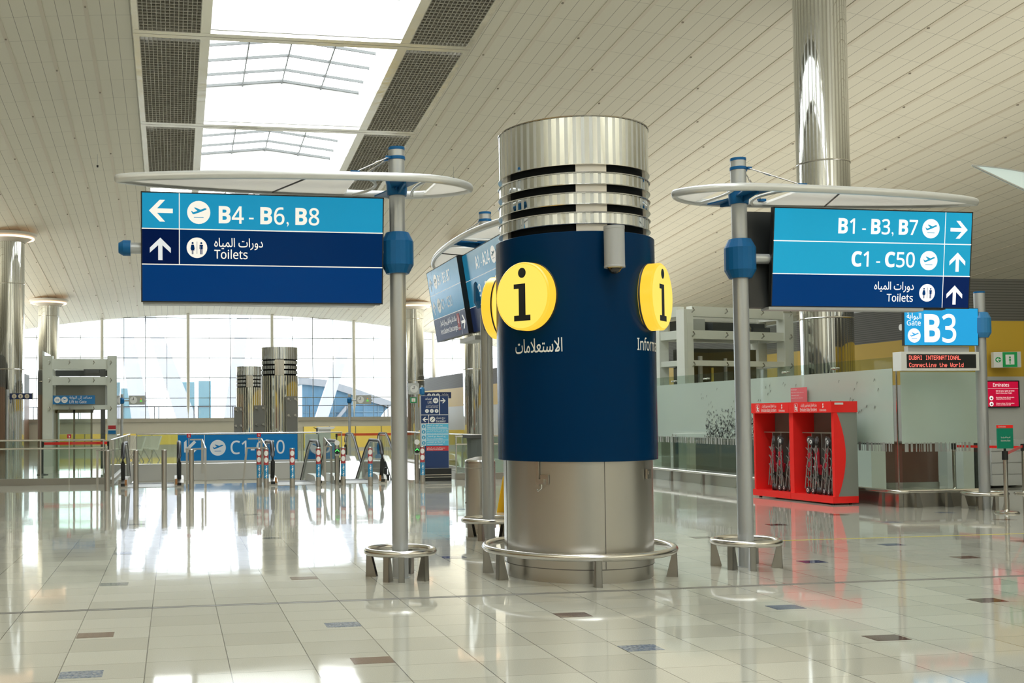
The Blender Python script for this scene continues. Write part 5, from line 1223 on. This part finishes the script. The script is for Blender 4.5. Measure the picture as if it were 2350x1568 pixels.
belt('orange-red belt stretched in front of the bright yellow partition', (6.72, 45.4), (9.68, 45.4), .98, mat('belt_orange', (.62, .08, .02), .5), .1)
belt('red belt stretched in front of the glass lift on the left', (-3.9, 34.6), (-2.0, 34.6), .95, None, .08)
for x, lb in ((-3.93, 'dark belt post in front of the left side of the glass lift'), (-1.97, 'dark belt post at the right end of the red belt by the glass lift')):
    t = thing('barrier_post', lb, 'barrier post', (x, 34.6, 0)); m = MB(); m.lathe([(0, 0), (.17, 0), (.17, .02), (.03, .04), (.03, .88)], 18); m.build('post', DGREY, t); m = MB(); m.lathe([(.045, .86), (.045, 1.0), (0, 1.004)], 14); m.build('belt_head', BLACK, t)
# ---- small hanging sensors under the vault
for x, y, lb in ((-3.0, 45, 'tiny sensor hanging on a rod under the ceiling, left of the grilles'), (11.75, 45, 'tiny sensor hanging on a rod under the ceiling, above the gap between post and pillar')):
    z = zc(x, y) - .03; t = thing('ceiling_sensor', lb, 'sensor', (x, y, z)); m = MB(); m.cyl((0, 0, 0), (0, 0, -.45), .008, n=8); m.build('rod', LGREY, t); m = MB(); m.cyl((0, 0, -.45), (0, 0, -.53), .04, .035, n=14); m.build('head', BLACK, t)
# ================================================================ outside
m = MB(); slab(-150, 160, 83, 260, -.6); tag(m.build('ground_outside', mat('apron', (.62, .60, .56), .8)), kind='structure')
t = thing('terminal_building', 'blue-glazed building with sloping white roof outside the end window', 'building', (0, 112, -.6))
m = MB(); P = [(13.0, 0), (13.0, 5.9), (15.5, 5.6), (18, 4.8), (20.5, 3.9), (23, 3.0), (23, 0)]; m.prism(P, 0, 8, 'y'); m.build('facade', mat('building_blue_glass', (.075, .16, .24), .3), t)
m = MB(); m.prism([(12.6, 5.9), (12.6, 6.6), (15.6, 6.3), (18.2, 5.5), (23.6, 3.6), (23.6, 3.0), (20.5, 3.9), (18, 4.8), (15.5, 5.6)], -.4, 8.4, 'y'); m.build('roof_edge', mat('building_white', (.24, .25, .27), .5), t)
m = MB()
for k in range(7): m.box((13.4 + 1.5 * k, -.06, 2.4), (.05, .1, 4.6 - .4 * k))
for z in (1.5, 3.0): m.box((17.6, -.06, z), (9, .1, .06))
m.build('facade_mullion', mat('building_mullion', (.14, .22, .28), .5), t)
m = MB(); m.bar((14.6, -.4, 0), (17.6, -.4, 3.6), .7, .3); m.build('stair_ramp', mat('building_white', (.24, .25, .27), .5), t)
t = thing('white_dome', 'white dome outside at the right end of the blue building', 'dome', (21.6, 106, -.6)); m = MB(); m.lathe([(2.1 * cos(a), 3.6 * sin(a)) for a in [pi / 2 * k / 10 for k in range(11)]], 28); m.build('shell', mat('dome_white', (.85, .86, .87), .5), t)
LAV = mat('tent_fabric', (.46, .47, .53), .6); LBL = mat('outside_glass_blue', (.16, .27, .31), .3)
for i, (x0, x1, xt, lb) in enumerate(((-3.4, -1.6, -4.6, 'leftmost'), (1.0, 3.0, -2.6, 'second from the left'), (4.2, 5.6, 6.4, 'third from the left'), (12.0, 13.2, 17.0, 'fourth from the left'))):
    t = thing('tent_strut', f'pale lavender leaning strut outside the end window, {lb}', 'strut', (0, 100, -.6), 0, 'leaning struts outside the end window')
    m = MB(); m.prism([(x0, 0), (x1, 0), (xt + .5, 13), (xt - .5, 13)], 0, .8, 'y'); m.build('strut', LAV, t)
for i, (x0, x1, z1, lb) in enumerate(((-5.0, -3.2, 5.4, 'left'), (.6, 2.0, 6.0, 'middle'), (2.4, 3.6, 6.1, 'right'))):
    t = thing('blue_pavilion', f'pale blue glazed block outside the end window, {lb} of three', 'building', (0, 108, -.6), 0, 'pale blue blocks outside'); m = MB(); m.box(((x0 + x1) / 2, 1, z1 / 2), (x1 - x0, 2, z1)); m.build('block', LBL, t)
    m = MB()
    for z in (1.8, 3.6): m.box(((x0 + x1) / 2, -.03, z), (x1 - x0, .06, .12))
    m.build('band', mat('building_white', (.24, .25, .27), .5), t)
t = thing('outside_railing', 'thin steel railing outside along the foot of the end window', 'railing', (0, 83.2, -.6)); m = MB(); m.cyl((-14, 0, 3.3), (22, 0, 3.3), .03, n=8); m.build('rail', DGREY, t)
for k in range(13): m = MB(); m.cyl((-13 + 2.9 * k, 0, 0), (-13 + 2.9 * k, 0, 3.3), .03, n=8); m.cyl((-12.7 + 2.9 * k, 0, 0), (-12.7 + 2.9 * k, 0, 3.3), .03, n=8); m.build('baluster', DGREY, t)
